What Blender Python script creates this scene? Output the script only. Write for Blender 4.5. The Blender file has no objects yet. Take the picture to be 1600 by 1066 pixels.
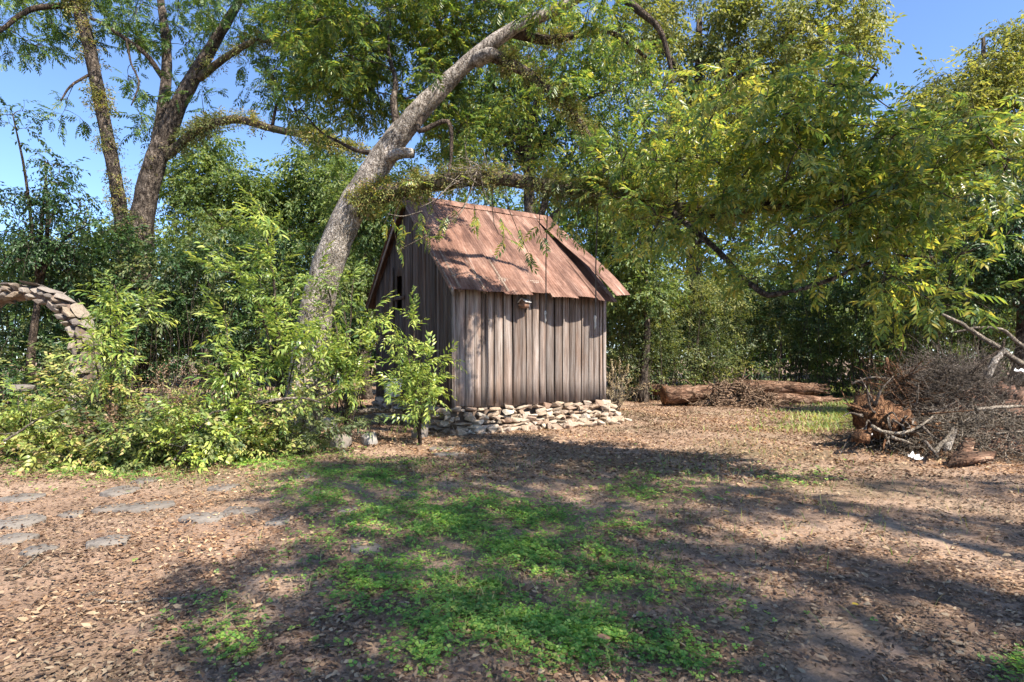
import bpy, bmesh, math, random
import numpy as np
from mathutils import Vector, Matrix

random.seed(11)
rng = np.random.default_rng(11)
scene = bpy.context.scene
C = scene.collection
R = math.radians

# ------------------------------------------------------------------ camera, sky, sun, exposure
CAM_H = 1.6
FPX, U0, V0 = 900.0, 800.0, 558.0            # focal length in photo pixels, centre column, horizon row
cam = bpy.data.cameras.new('camera')
cam.sensor_width = 36.0
cam.lens = 36.0 * FPX / 1600.0
cam.shift_y = (V0 - 533.0) / 1600.0
cam.clip_start, cam.clip_end = 0.05, 1000.0
cam_ob = bpy.data.objects.new('camera', cam)
cam_ob.location = (0, 0, CAM_H)
cam_ob.rotation_euler = (R(90), 0, 0)
C.objects.link(cam_ob)
scene.camera = cam_ob

SUN_EL, SUN_AZ = 51.0, 134.0                 # azimuth clockwise from +Y: behind the camera, to the right
SUN = np.array([math.sin(R(SUN_AZ)) * math.cos(R(SUN_EL)), math.cos(R(SUN_AZ)) * math.cos(R(SUN_EL)), math.sin(R(SUN_EL))])
world = bpy.data.worlds.new('World')
scene.world = world
world.use_nodes = True
wn, wl = world.node_tree.nodes, world.node_tree.links
sky = wn.new('ShaderNodeTexSky')
sky.sky_type = 'NISHITA'
sky.sun_disc = False
sky.sun_elevation = R(SUN_EL)
sky.sun_rotation = R(SUN_AZ)
sky.altitude = 200
sky.air_density = 0.75
sky.dust_density = 0.3
sky.ozone_density = 5.0
wl.new(sky.outputs[0], wn['Background'].inputs[0])
wn['Background'].inputs[1].default_value = 0.14

sun = bpy.data.lights.new('sun', 'SUN')
sun.energy = 4.9
sun.angle = R(0.53)
sun.color = (1.0, 0.93, 0.82)
sun_ob = bpy.data.objects.new('sun', sun)
sun_ob.rotation_euler = Vector(SUN).to_track_quat('Z', 'Y').to_euler()
sun_ob.location = (20, -18, 30)
C.objects.link(sun_ob)

scene.view_settings.view_transform = 'Standard'
scene.view_settings.look = 'None'
scene.view_settings.gamma = 1.0
scene.view_settings.exposure = 1.28
scene.render.engine = 'CYCLES'
scene.cycles.max_bounces = 7
scene.cycles.use_adaptive_sampling = True
scene.cycles.adaptive_threshold = 0.025
scene.cycles.diffuse_bounces = 4
scene.cycles.transmission_bounces = 5
scene.cycles.use_denoising = True

# ------------------------------------------------------------------ small tools
def P(u, v, y):
    """a point y metres ahead of the viewpoint, in the direction of photo pixel u, v"""
    return np.array([(u - U0) / FPX * y, y, CAM_H - (v - V0) / FPX * y])

def G(u, v):
    """where the ground shows at photo pixel u, v"""
    y = FPX * CAM_H / (v - V0)
    return np.array([(u - U0) / FPX * y, y])

def gz(x, y):
    x = np.asarray(x, float); y = np.asarray(y, float)
    h = 0.018 * np.sin(1.3 * x + 0.7 * y) + 0.014 * np.sin(2.9 * x - 1.7 * y + 1.0) + 0.012 * np.sin(0.55 * x - 2.3 * y + 2.0)
    h = h + 0.006 * np.sin(6.1 * x + 3.3 * y) + 0.005 * np.sin(4.2 * x - 7.7 * y)
    h = h + 0.30 * np.clip((y - 18) / 30, 0, 1)
    return h

class MB:
    """collects polygons of any size, then links them as ONE mesh object"""
    def __init__(self):
        self.v, self.f, self.n = [], [], 0
    def add(self, V, F, mi=0):
        V = np.asarray(V, float).reshape(-1, 3)
        if isinstance(F, np.ndarray):
            self.f.append((F + self.n, mi))
        else:
            for q in F:
                self.f.append((np.asarray([q]) + self.n, mi))
        self.v.append(V); self.n += len(V)
        return self
    def mesh(self, name, mats, smooth=False):
        me = bpy.data.meshes.new(name)
        V = np.concatenate(self.v)
        me.vertices.add(len(V)); me.vertices.foreach_set('co', V.ravel().astype(np.float32))
        loops = np.concatenate([f.ravel() for f, _ in self.f]).astype(np.int32)
        sizes = np.concatenate([np.full(len(f), f.shape[1]) for f, _ in self.f]).astype(np.int32)
        mis = np.concatenate([np.full(len(f), m) for f, m in self.f]).astype(np.int32)
        me.loops.add(len(loops)); me.loops.foreach_set('vertex_index', loops)
        me.polygons.add(len(sizes))
        st = np.zeros(len(sizes), np.int32); st[1:] = np.cumsum(sizes)[:-1]
        me.polygons.foreach_set('loop_start', st)
        me.polygons.foreach_set('material_index', mis)
        if smooth: me.polygons.foreach_set('use_smooth', np.ones(len(sizes), bool))
        me.update(calc_edges=True)
        for m in (mats if isinstance(mats, (list, tuple)) else [mats]): me.materials.append(m)
        return me
    def build(self, name, mats, parent=None, smooth=False, kind=None):
        return link(name, self.mesh(name, mats, smooth), parent, kind)

def link(name, me, parent=None, kind=None):
    o = bpy.data.objects.new(name, me); C.objects.link(o)
    if parent is not None: o.parent = parent
    if kind: o['kind'] = kind
    return o

def tag(o, label, cat=None, group=None, kind=None):
    o['label'] = label
    if cat: o['category'] = cat
    if group: o['group'] = group
    if kind: o['kind'] = kind
    return o

def thing(name, label, cat, loc=(0, 0, 0), rz=0.0, group=None):
    o = bpy.data.objects.new(name, None); C.objects.link(o)
    o.location = loc; o.rotation_euler = (0, 0, rz); o.empty_display_size = 0.2
    return tag(o, label, cat, group)

def unit(a):
    a = np.asarray(a, float)
    return a / np.maximum(np.linalg.norm(a, axis=-1, keepdims=True), 1e-9)

def frames(d, roll=None, up=(0, 0, 1)):
    """rotation matrices whose local X is d and whose local Z is as near up as it can be"""
    d = unit(d); n = len(d)
    u = np.tile(np.asarray(up, float), (n, 1)) + rng.normal(0, 0.02, (n, 3))
    y = unit(np.cross(u, d)); z = np.cross(d, y)
    if roll is not None:
        c, s = np.cos(roll)[:, None], np.sin(roll)[:, None]
        y, z = c * y + s * z, c * z - s * y
    return np.stack([d, y, z], axis=2)

def scatter(mb, tpl, M, S, T, mi=0):
    tv, tf = tpl
    V = np.einsum('nij,vj->nvi', M * np.asarray(S)[:, None, None], tv) + np.asarray(T)[:, None, :]
    F = (tf[None] + (np.arange(len(T)) * len(tv))[:, None, None]).reshape(-1, tf.shape[1])
    mb.add(V.reshape(-1, 3), F, mi)

def rdir(n, zb=0.0, zs=1.0):
    v = rng.normal(0, 1, (n, 3)); v[:, 2] = v[:, 2] * zs + zb
    return unit(v)

def smooth_path(pts, rad, k=4):
    """Catmull-Rom through traced points"""
    p = np.asarray(pts, float); r = np.asarray(rad, float)
    pp = np.vstack([2 * p[0] - p[1], p, 2 * p[-1] - p[-2]])
    out, ro = [], []
    for i in range(len(p) - 1):
        a, b, c, d = pp[i:i + 4]
        for t in np.linspace(0, 1, k, endpoint=False):
            out.append(0.5 * ((2 * b) + (-a + c) * t + (2 * a - 5 * b + 4 * c - d) * t * t + (-a + 3 * b - 3 * c + d) * t ** 3))
            ro.append(r[i] * (1 - t) + r[i + 1] * t)
    out.append(p[-1]); ro.append(r[-1])
    return np.array(out), np.array(ro)

def tube(mb, path, rad, seg=8, rough=0.0, mi=0, cap=True, capmi=None, flat=1.0):
    path = np.asarray(path, float); n = len(path); rad = np.broadcast_to(np.asarray(rad, float), (n,))
    t = unit(np.gradient(path, axis=0))
    a = np.array([0, 0, 1.0]) if abs(t[0][2]) < 0.9 else np.array([1.0, 0, 0])
    x = unit(np.cross(t[0], a)); X = []
    for i in range(n):
        x = unit(x - t[i] * np.dot(x, t[i])); X.append(x)
    X = np.array(X); Y = np.cross(t, X)
    ang = np.linspace(0, 2 * np.pi, seg, endpoint=False)
    rr = rad[:, None] * np.ones(seg)
    if rough:
        ph = rng.uniform(0, 6.28, 4)
        prof = 1 + rough * (0.5 * np.sin(2 * ang + ph[0]) + 0.5 * np.sin(3 * ang + ph[1]) + 0.4 * np.sin(5 * ang + ph[2]))
        rr = rr * prof * (1 + rough * rng.normal(0, 0.55, (n, seg)))
    V = path[:, None] + rr[..., None] * (np.cos(ang)[None, :, None] * X[:, None] + flat * np.sin(ang)[None, :, None] * Y[:, None])
    i = np.arange(n - 1)[:, None] * seg; j = np.arange(seg)[None]; j2 = (j + 1) % seg
    F = np.stack([i + j, i + j2, i + seg + j2, i + seg + j], -1).reshape(-1, 4)
    base = mb.n
    mb.add(V.reshape(-1, 3), F, mi)
    if cap:
        c = mi if capmi is None else capmi
        mb.f.append((np.array([list(range(seg))[::-1]]) + base, c))
        mb.f.append((np.array([list(range(seg))]) + base + (n - 1) * seg, c))

def tubes_many(mb, A, B, r0, r1, sag=0.0, k=3, mi=0):
    """many thin three-sided twigs from points A to points B, bowed sideways"""
    A = np.asarray(A, float); B = np.asarray(B, float); n = len(A)
    if n == 0: return
    off = rng.normal(0, 1, (n, 3)) * np.linalg.norm(B - A, axis=1, keepdims=True) * sag
    ts = np.linspace(0, 1, k)
    Q = np.stack([A * (1 - t) + B * t + off * (4 * t * (1 - t)) for t in ts], 1)          # n,k,3
    d = unit(B - A); h = np.where(np.abs(d[:, 2:3]) < 0.9, np.array([[0, 0, 1.0]]), np.array([[1.0, 0, 0]]))
    x = unit(np.cross(d, h)); y = np.cross(d, x)
    rr = (np.asarray(r0).reshape(-1, 1) * (1 - ts) + np.asarray(r1).reshape(-1, 1) * ts)
    rr = np.broadcast_to(rr, (n, k))
    ang = np.array([0, 2.094, 4.189])
    ring = np.cos(ang)[None, :, None] * x[:, None] + np.sin(ang)[None, :, None] * y[:, None]   # n,3,3
    V = Q[:, :, None] + rr[:, :, None, None] * ring[:, None]
    f = []
    for i in range(k - 1):
        for j in range(3):
            f.append([i * 3 + j, i * 3 + (j + 1) % 3, (i + 1) * 3 + (j + 1) % 3, (i + 1) * 3 + j])
    F = (np.array(f)[None] + (np.arange(n) * 3 * k)[:, None, None]).reshape(-1, 4)
    mb.add(V.reshape(-1, 3), F, mi)

def box(mb, lo, hi, mi=0):
    (a, b, c), (d, e, f) = lo, hi
    mb.add([(a, b, c), (d, b, c), (d, e, c), (a, e, c), (a, b, f), (d, b, f), (d, e, f), (a, e, f)],
           np.array([(0, 3, 2, 1), (4, 5, 6, 7), (0, 1, 5, 4), (1, 2, 6, 5), (2, 3, 7, 6), (3, 0, 4, 7)]), mi)

def hull_mesh(name, size, n, mat, jitter=0.25):
    """an angular stone: hull of points on a squarish ball"""
    bm = bmesh.new()
    for p in rdir(n):
        q = np.sign(p) * np.abs(p) ** 0.6
        q = q / max(abs(q)) * (1 - jitter * random.random())
        bm.verts.new(Vector(q * np.array(size) * 0.5))
    r = bmesh.ops.convex_hull(bm, input=bm.verts)
    bmesh.ops.delete(bm, geom=[g for g in r['geom_interior'] if isinstance(g, bmesh.types.BMVert)], context='VERTS')
    bmesh.ops.bevel(bm, geom=list(bm.edges), offset=min(size) * 0.06, segments=1, affect='EDGES') if n < 13 else None
    me = bpy.data.meshes.new(name); bm.to_mesh(me); bm.free(); me.materials.append(mat)
    return me

# ------------------------------------------------------------------ materials
def newmat(name):
    m = bpy.data.materials.new(name); m.use_nodes = True
    nt = m.node_tree
    return m, nt.nodes, nt.links, nt.nodes['Principled BSDF']

def ramp(nd, cols, pos=None, interp='LINEAR'):
    r = nd.new('ShaderNodeValToRGB'); cr = r.color_ramp; cr.interpolation = interp
    while len(cr.elements) < len(cols): cr.elements.new(0.5)
    for i, c in enumerate(cols):
        cr.elements[i].position = pos[i] if pos else i / max(1, len(cols) - 1)
        cr.elements[i].color = (*c, 1)
    return r

def noise(nd, lk, vec, scale, detail=4, rough=0.6, sc=None):
    if sc:
        mp = nd.new('ShaderNodeMapping'); mp.inputs['Scale'].default_value = sc
        lk.new(vec, mp.inputs[0]); vec = mp.outputs[0]
    n = nd.new('ShaderNodeTexNoise'); n.inputs['Scale'].default_value = scale
    n.inputs['Detail'].default_value = detail; n.inputs['Roughness'].default_value = rough
    lk.new(vec, n.inputs['Vector'])
    return n.outputs['Fac']

def mixc(nd, lk, fac, a, b, mode='MIX'):
    m = nd.new('ShaderNodeMix'); m.data_type = 'RGBA'; m.blend_type = mode
    for sock, val in ((m.inputs['Factor'], fac), (m.inputs['A'], a), (m.inputs['B'], b)):
        if hasattr(val, 'is_output'): lk.new(val, sock)
        else: sock.default_value = val if not isinstance(val, tuple) else (*val, 1)
    # colour sockets of the Mix node are found by type
    return m

def cmix(nd, lk, fac, a, b, mode='MIX'):
    m = nd.new('ShaderNodeMixRGB'); m.blend_type = mode
    for sock, val in ((m.inputs[0], fac), (m.inputs[1], a), (m.inputs[2], b)):
        if isinstance(val, bpy.types.NodeSocket): lk.new(val, sock)
        elif isinstance(val, tuple): sock.default_value = (*val, 1)
        else: sock.default_value = val
    return m.outputs[0]

def bump(nd, lk, b, h, strength, dist):
    n = nd.new('ShaderNodeBump'); n.inputs['Strength'].default_value = strength; n.inputs['Distance'].default_value = dist
    lk.new(h, n.inputs['Height']); lk.new(n.outputs[0], b.inputs['Normal'])

def leaf_mat(name, cols, trans=0.35, rough=0.45, tcol=(1.45, 1.4, 0.75), clump=0.5, sat=0.95, hue=0.010):
    trans = trans + 0.08 if trans > 0.2 else trans
    m, nd, lk, b = newmat(name)
    ge = nd.new('ShaderNodeNewGeometry')
    rp = ramp(nd, cols); lk.new(ge.outputs['Random Per Island'], rp.inputs[0])
    tc = nd.new('ShaderNodeTexCoord')
    nf = noise(nd, lk, tc.outputs['Object'], clump, 2)
    va = ramp(nd, [(0.95, 1.05, 1.0), (2.0, 1.9, 1.55)], [0.36, 0.64]); lk.new(nf, va.inputs[0])
    col = cmix(nd, lk, 1.0, rp.outputs[0], va.outputs[0], 'MULTIPLY')
    hs = nd.new('ShaderNodeHueSaturation'); hs.inputs['Saturation'].default_value = sat; hs.inputs['Hue'].default_value = 0.5 - hue; lk.new(col, hs.inputs['Color']); col = hs.outputs[0]
    lk.new(col, b.inputs['Base Color']); b.inputs['Roughness'].default_value = rough
    b.inputs['Specular IOR Level'].default_value = 0.45
    tr = nd.new('ShaderNodeBsdfTranslucent')
    lk.new(cmix(nd, lk, 1.0, col, tcol, 'MULTIPLY'), tr.inputs[0])
    mx = nd.new('ShaderNodeMixShader'); mx.inputs[0].default_value = trans
    lk.new(b.outputs[0], mx.inputs[1]); lk.new(tr.outputs[0], mx.inputs[2])
    lk.new(mx.outputs[0], nd['Material Output'].inputs[0])
    return m

def bark_mat(name, cols, scale=9.0, st=(1, 1, 0.35), bs=0.9, moss=None):
    m, nd, lk, b = newmat(name)
    tc = nd.new('ShaderNodeTexCoord'); o = tc.outputs['Object']
    n1 = noise(nd, lk, o, scale, 6, 0.7, st)
    n2 = noise(nd, lk, o, 3.0, 5, 0.65)
    rp = ramp(nd, cols, [0.36, 0.5, 0.64] if len(cols) == 3 else None); lk.new(n1, rp.inputs[0])
    r2 = ramp(nd, [(0.48, 0.46, 0.43), (1.15, 1.12, 1.08)], [0.38, 0.60]); lk.new(n2, r2.inputs[0])
    col = cmix(nd, lk, 1.0, rp.outputs[0], r2.outputs[0], 'MULTIPLY')
    vo = nd.new('ShaderNodeTexVoronoi'); vo.feature = 'DISTANCE_TO_EDGE'; vo.inputs['Scale'].default_value = scale * 1.15
    mp2 = nd.new('ShaderNodeMapping'); mp2.inputs['Scale'].default_value = st; nw = nd.new('ShaderNodeVectorMath'); nw.operation = 'MULTIPLY_ADD'
    nz = nd.new('ShaderNodeTexNoise'); nz.inputs['Scale'].default_value = 6.0; lk.new(o, nz.inputs['Vector'])
    lk.new(nz.outputs['Color'], nw.inputs[0]); nw.inputs[1].default_value = (0.22, 0.22, 0.22); lk.new(o, nw.inputs[2])
    lk.new(nw.outputs[0], mp2.inputs[0]); lk.new(mp2.outputs[0], vo.inputs['Vector'])
    rv = ramp(nd, [(0.50, 0.47, 0.45), (1, 1, 1)], [0.01, 0.13]); lk.new(vo.outputs['Distance'], rv.inputs[0])
    col = cmix(nd, lk, 1.0, col, rv.outputs[0], 'MULTIPLY')
    hm = nd.new('ShaderNodeMath'); hm.operation = 'MULTIPLY_ADD'; lk.new(rv.outputs[0], hm.inputs[0]); hm.inputs[1].default_value = 0.7; lk.new(n1, hm.inputs[2])
    n1 = hm.outputs[0]
    if moss:
        n3 = noise(nd, lk, o, 3.1, 5, 0.7)
        r3 = ramp(nd, [(0, 0, 0), (1, 1, 1)], [0.5, 0.62]); lk.new(n3, r3.inputs[0])
        col = cmix(nd, lk, r3.outputs[0], col, moss)
    lk.new(col, b.inputs['Base Color']); b.inputs['Roughness'].default_value = 0.9
    b.inputs['Specular IOR Level'].default_value = 0.2
    bump(nd, lk, b, n1, bs, 0.06)
    return m

def stone_mat(name, cols, scale=6.0):
    m, nd, lk, b = newmat(name)
    tc = nd.new('ShaderNodeTexCoord'); oi = nd.new('ShaderNodeObjectInfo')
    n1 = noise(nd, lk, tc.outputs['Object'], scale, 6, 0.7)
    rp = ramp(nd, cols); lk.new(oi.outputs['Random'], rp.inputs[0])
    r2 = ramp(nd, [(0.5, 0.47, 0.44), (1.0, 1.0, 1.0), (1.25, 1.22, 1.15)], [0.3, 0.5, 0.72]); lk.new(n1, r2.inputs[0])
    lk.new(cmix(nd, lk, 1.0, rp.outputs[0], r2.outputs[0], 'MULTIPLY'), b.inputs['Base Color'])
    b.inputs['Roughness'].default_value = 0.88
    bump(nd, lk, b, n1, 0.6, 0.03)
    return m

def wood_mat(name, cols, grain=(26, 26, 0.9), rust=None):
    m, nd, lk, b = newmat(name)
    tc = nd.new('ShaderNodeTexCoord'); oi = nd.new('ShaderNodeObjectInfo')
    ad = nd.new('ShaderNodeVectorMath'); ad.operation = 'MULTIPLY_ADD'
    cx = nd.new('ShaderNodeCombineXYZ')
    for i in range(3): lk.new(oi.outputs['Random'], cx.inputs[i])
    lk.new(cx.outputs[0], ad.inputs[0]); ad.inputs[1].default_value = (31, 17, 23)
    lk.new(tc.outputs['Object'], ad.inputs[2])
    v = ad.outputs[0]
    n1 = noise(nd, lk, v, 1.0, 7, 0.72, grain)
    n2 = noise(nd, lk, v, 1.0, 3, 0.6, (grain[0] * 0.18, grain[1] * 0.18, grain[2] * 0.9))
    rp = ramp(nd, cols, [0.28, 0.45, 0.6, 0.75][:len(cols)]); lk.new(n1, rp.inputs[0])
    col = rp.outputs[0]
    if rust:
        r2 = ramp(nd, [(0, 0, 0), (1, 1, 1)], [0.42, 0.68]); lk.new(n2, r2.inputs[0])
        col = cmix(nd, lk, r2.outputs[0], col, rust, 'MULTIPLY')
    hv = nd.new('ShaderNodeHueSaturation')
    mr = nd.new('ShaderNodeMapRange'); mr.inputs['To Min'].default_value = 0.66; mr.inputs['To Max'].default_value = 1.28
    lk.new(oi.outputs['Random'], mr.inputs['Value']); lk.new(mr.outputs[0], hv.inputs['Value']); lk.new(col, hv.inputs['Color'])
    lk.new(hv.outputs[0], b.inputs['Base Color']); b.inputs['Roughness'].default_value = 0.86
    b.inputs['Specular IOR Level'].default_value = 0.25
    bump(nd, lk, b, n1, 0.55, 0.012)
    return m

def plain_mat(name, col, rough=0.7, nz=0.25, scale=20):
    m, nd, lk, b = newmat(name)
    tc = nd.new('ShaderNodeTexCoord'); n1 = noise(nd, lk, tc.outputs['Object'], scale, 5)
    r2 = ramp(nd, [tuple(c * (1 - nz) for c in col), tuple(min(1, c * (1 + nz)) for c in col)], [0.3, 0.7]); lk.new(n1, r2.inputs[0])
    lk.new(r2.outputs[0], b.inputs['Base Color']); b.inputs['Roughness'].default_value = rough
    return m

def rust_mat():
    m, nd, lk, b = newmat('rusted_tin')
    tc = nd.new('ShaderNodeTexCoord'); oi = nd.new('ShaderNodeObjectInfo')
    ad = nd.new('ShaderNodeVectorMath'); ad.operation = 'MULTIPLY_ADD'
    cx = nd.new('ShaderNodeCombineXYZ')
    for i in range(3): lk.new(oi.outputs['Random'], cx.inputs[i])
    lk.new(cx.outputs[0], ad.inputs[0]); ad.inputs[1].default_value = (13, 7, 11); lk.new(tc.outputs['Object'], ad.inputs[2])
    v = ad.outputs[0]
    n1 = noise(nd, lk, v, 1.0, 7, 0.72, (4.2, 0.8, 0.8))
    n2 = noise(nd, lk, v, 14, 5, 0.7)
    n3 = noise(nd, lk, v, 1.0, 4, 0.6, (9.0, 0.6, 0.6))
    rp = ramp(nd, [(0.072, 0.033, 0.022), (0.160, 0.080, 0.053), (0.240, 0.135, 0.096), (0.325, 0.208, 0.156)], [0.33, 0.45, 0.55, 0.68]); lk.new(n1, rp.inputs[0])
    r2 = ramp(nd, [(0.78, 0.74, 0.72), (1.1, 1.1, 1.1)], [0.35, 0.65]); lk.new(n2, r2.inputs[0])
    col = cmix(nd, lk, 1.0, rp.outputs[0], r2.outputs[0], 'MULTIPLY')
    r3 = ramp(nd, [(0, 0, 0), (0.75, 0.75, 0.75)], [0.63, 0.75]); lk.new(n3, r3.inputs[0])
    col = cmix(nd, lk, r3.outputs[0], col, (0.46, 0.36, 0.30))
    n5 = noise(nd, lk, v, 1.0, 5, 0.65, (2.2, 0.7, 0.7)); r5 = ramp(nd, [(0.58, 0.54, 0.53), (1.1, 1.1, 1.1)], [0.38, 0.56]); lk.new(n5, r5.inputs[0])
    col = cmix(nd, lk, 1.0, col, r5.outputs[0], 'MULTIPLY')
    hv = nd.new('ShaderNodeHueSaturation')
    mr = nd.new('ShaderNodeMapRange'); mr.inputs['To Min'].default_value = 0.82; mr.inputs['To Max'].default_value = 1.16
    lk.new(oi.outputs['Random'], mr.inputs['Value']); lk.new(mr.outputs[0], hv.inputs['Value']); lk.new(col, hv.inputs['Color'])
    lk.new(hv.outputs[0], b.inputs['Base Color'])
    b.inputs['Roughness'].default_value = 0.72; b.inputs['Metallic'].default_value = 0.0
    b.inputs['Specular IOR Level'].default_value = 0.35
    bump(nd, lk, b, n2, 0.25, 0.01)
    return m

def soil_mat():
    m, nd, lk, b = newmat('leaf_strewn_soil')
    tc = nd.new('ShaderNodeTexCoord'); o = tc.outputs['Object']
    n1 = noise(nd, lk, o, 0.9, 6, 0.65); n2 = noise(nd, lk, o, 26, 8, 0.75); n3 = noise(nd, lk, o, 0.33, 5, 0.6); n4 = noise(nd, lk, o, 90, 4, 0.7)
    rp = ramp(nd, [(0.182, 0.120, 0.082), (0.298, 0.200, 0.138), (0.392, 0.280, 0.202)], [0.32, 0.5, 0.68]); lk.new(n1, rp.inputs[0])
    r2 = ramp(nd, [(0.42, 0.40, 0.38), (1.0, 1.0, 1.0), (1.3, 1.25, 1.2)], [0.33, 0.5, 0.68]); lk.new(n2, r2.inputs[0])
    col = cmix(nd, lk, 1.0, rp.outputs[0], r2.outputs[0], 'MULTIPLY')
    r3 = ramp(nd, [(0, 0, 0), (0.55, 0.55, 0.55)], [0.50, 0.66]); lk.new(n3, r3.inputs[0])
    col = cmix(nd, lk, r3.outputs[0], col, (0.115, 0.105, 0.052))
    lk.new(col, b.inputs['Base Color']); b.inputs['Roughness'].default_value = 0.95
    b.inputs['Specular IOR Level'].default_value = 0.15
    bump(nd, lk, b, n2, 0.8, 0.03)
    return m

M = {}
M['soil'] = soil_mat()
M['pecan'] = leaf_mat('pecan_leaf_green', [(0.032, 0.068, 0.024), (0.050, 0.100, 0.028), (0.078, 0.135, 0.030), (0.125, 0.180, 0.034), (0.220, 0.215, 0.040)], 0.42, 0.34)
M['pecan_dark'] = leaf_mat('pecan_leaf_dark_green', [(0.022, 0.055, 0.013), (0.036, 0.080, 0.016), (0.055, 0.105, 0.020), (0.095, 0.135, 0.024)], 0.30, 0.42)
M['pecan_yellow'] = leaf_mat('pecan_leaf_yellow_green', [(0.050, 0.100, 0.045), (0.080, 0.140, 0.042), (0.125, 0.175, 0.038), (0.190, 0.220, 0.044), (0.310, 0.275, 0.055)], 0.48, 0.30)
M['far'] = leaf_mat('far_tree_leaf', [(0.045, 0.085, 0.024), (0.070, 0.120, 0.032), (0.105, 0.155, 0.042), (0.155, 0.185, 0.055)], 0.36, 0.5)
M['far_yellow'] = leaf_mat('far_tree_yellowing_leaf', [(0.070, 0.100, 0.030), (0.115, 0.140, 0.038), (0.165, 0.180, 0.052), (0.230, 0.220, 0.070)], 0.36, 0.5)
M['under'] = leaf_mat('undergrowth_leaf', [(0.035, 0.062, 0.024), (0.062, 0.095, 0.034), (0.100, 0.130, 0.050), (0.160, 0.175, 0.080)], 0.30, 0.5)
M['under_dark'] = leaf_mat('undergrowth_evergreen_leaf', [(0.012, 0.036, 0.012), (0.022, 0.056, 0.017), (0.045, 0.080, 0.026)], 0.22, 0.42)
M['peach'] = leaf_mat('lance_shaped_leaf', [(0.070, 0.140, 0.034), (0.145, 0.220, 0.048), (0.235, 0.300, 0.066), (0.330, 0.360, 0.100)], 0.32, 0.34)
M['vine'] = leaf_mat('low_shrub_leaf', [(0.080, 0.130, 0.036), (0.150, 0.205, 0.052), (0.225, 0.265, 0.072), (0.310, 0.305, 0.110), (0.28, 0.19, 0.10)], 0.30, 0.42)
M['clover'] = leaf_mat('clover_leaf', [(0.055, 0.140, 0.034), (0.100, 0.215, 0.050), (0.165, 0.285, 0.066), (0.270, 0.330, 0.090)], 0.38, 0.5, clump=2.2, sat=1.0, hue=0.004)
M['grass'] = leaf_mat('grass_blade', [(0.060, 0.110, 0.025), (0.105, 0.160, 0.035), (0.180, 0.190, 0.060), (0.270, 0.225, 0.110)], 0.25, 0.6)
M['lawn'] = leaf_mat('lawn_grass_blade', [(0.075, 0.125, 0.035), (0.120, 0.175, 0.045), (0.190, 0.215, 0.070), (0.26, 0.23, 0.11)], 0.3, 0.6, sat=1.0, hue=0.0)
M['fern'] = leaf_mat('fern_frond_on_bark', [(0.060, 0.085, 0.024), (0.105, 0.130, 0.034), (0.170, 0.180, 0.045), (0.180, 0.115, 0.050)], 0.25, 0.6)
M['dead'] = leaf_mat('dead_leaf_brown', [(0.050, 0.026, 0.017), (0.095, 0.052, 0.032), (0.150, 0.086, 0.054), (0.210, 0.130, 0.084), (0.300, 0.215, 0.150)], 0.12, 0.75, (1, 0.8, 0.5), sat=1.0, hue=0.0)
M['straw'] = leaf_mat('dry_straw', [(0.24, 0.17, 0.10), (0.36, 0.27, 0.17), (0.46, 0.37, 0.25)], 0.1, 0.8, (1, 0.9, 0.6), sat=1.0, hue=0.0)
M['yellow_leaf'] = plain_mat('fallen_yellow_leaf', (0.62, 0.40, 0.03), 0.6)
M['brown_leaf'] = plain_mat('fallen_brown_leaf', (0.30, 0.16, 0.09), 0.7)
M['bark_pale'] = bark_mat('pale_pecan_bark', [(0.150, 0.125, 0.105), (0.400, 0.355, 0.310), (0.580, 0.530, 0.475)], 20, (1, 1, 0.5), bs=0.8)
M['bark'] = bark_mat('grey_brown_bark', [(0.028, 0.021, 0.017), (0.100, 0.080, 0.064), (0.230, 0.190, 0.155)], 13, (1, 1, 0.4))
M['bark_dark'] = bark_mat('dark_branch_bark', [(0.035, 0.026, 0.020), (0.080, 0.060, 0.046), (0.150, 0.115, 0.085)], 14)
M['bark_moss'] = bark_mat('fern_covered_bark', [(0.060, 0.045, 0.034), (0.130, 0.105, 0.075), (0.210, 0.170, 0.120)], 10, moss=(0.060, 0.065, 0.020))
M['twig'] = bark_mat('twig_bark', [(0.060, 0.046, 0.036), (0.120, 0.092, 0.070), (0.200, 0.160, 0.120)], 25)
M['twig_pale'] = bark_mat('bare_pale_twig', [(0.220, 0.180, 0.140), (0.340, 0.290, 0.230), (0.460, 0.400, 0.330)], 25)
M['twig_brown'] = bark_mat('dead_brown_twig', [(0.110, 0.090, 0.074), (0.225, 0.188, 0.156), (0.370, 0.320, 0.270)], 25)
M['log'] = bark_mat('fallen_log_wood', [(0.085, 0.045, 0.028), (0.205, 0.118, 0.076), (0.360, 0.245, 0.170)], 7, (0.35, 1, 1.2))
M['log_end'] = bark_mat('sawn_log_end', [(0.17, 0.075, 0.035), (0.32, 0.155, 0.075), (0.46, 0.27, 0.15)], 9)
M['shred'] = bark_mat('shredded_tan_wood', [(0.150, 0.092, 0.060), (0.290, 0.195, 0.130), (0.430, 0.320, 0.230)], 14)
M['root_wood'] = bark_mat('orange_rotten_wood', [(0.070, 0.034, 0.018), (0.175, 0.088, 0.045), (0.330, 0.190, 0.105)], 13)
M['board'] = wood_mat('weathered_board', [(0.062, 0.045, 0.037), (0.180, 0.142, 0.120), (0.320, 0.272, 0.240), (0.440, 0.392, 0.355)], rust=(0.84, 0.70, 0.61))
M['board_dark'] = wood_mat('gable_board_painted_shade', [(0.030, 0.021, 0.016), (0.072, 0.053, 0.042), (0.135, 0.105, 0.087)], rust=(0.85, 0.66, 0.54))  # board wood toned down; the gable wall's shade is put into its colour
M['rafter'] = wood_mat('rafter_timber', [(0.070, 0.048, 0.036), (0.150, 0.105, 0.080), (0.240, 0.180, 0.140)])
M['rust'] = rust_mat()
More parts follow.
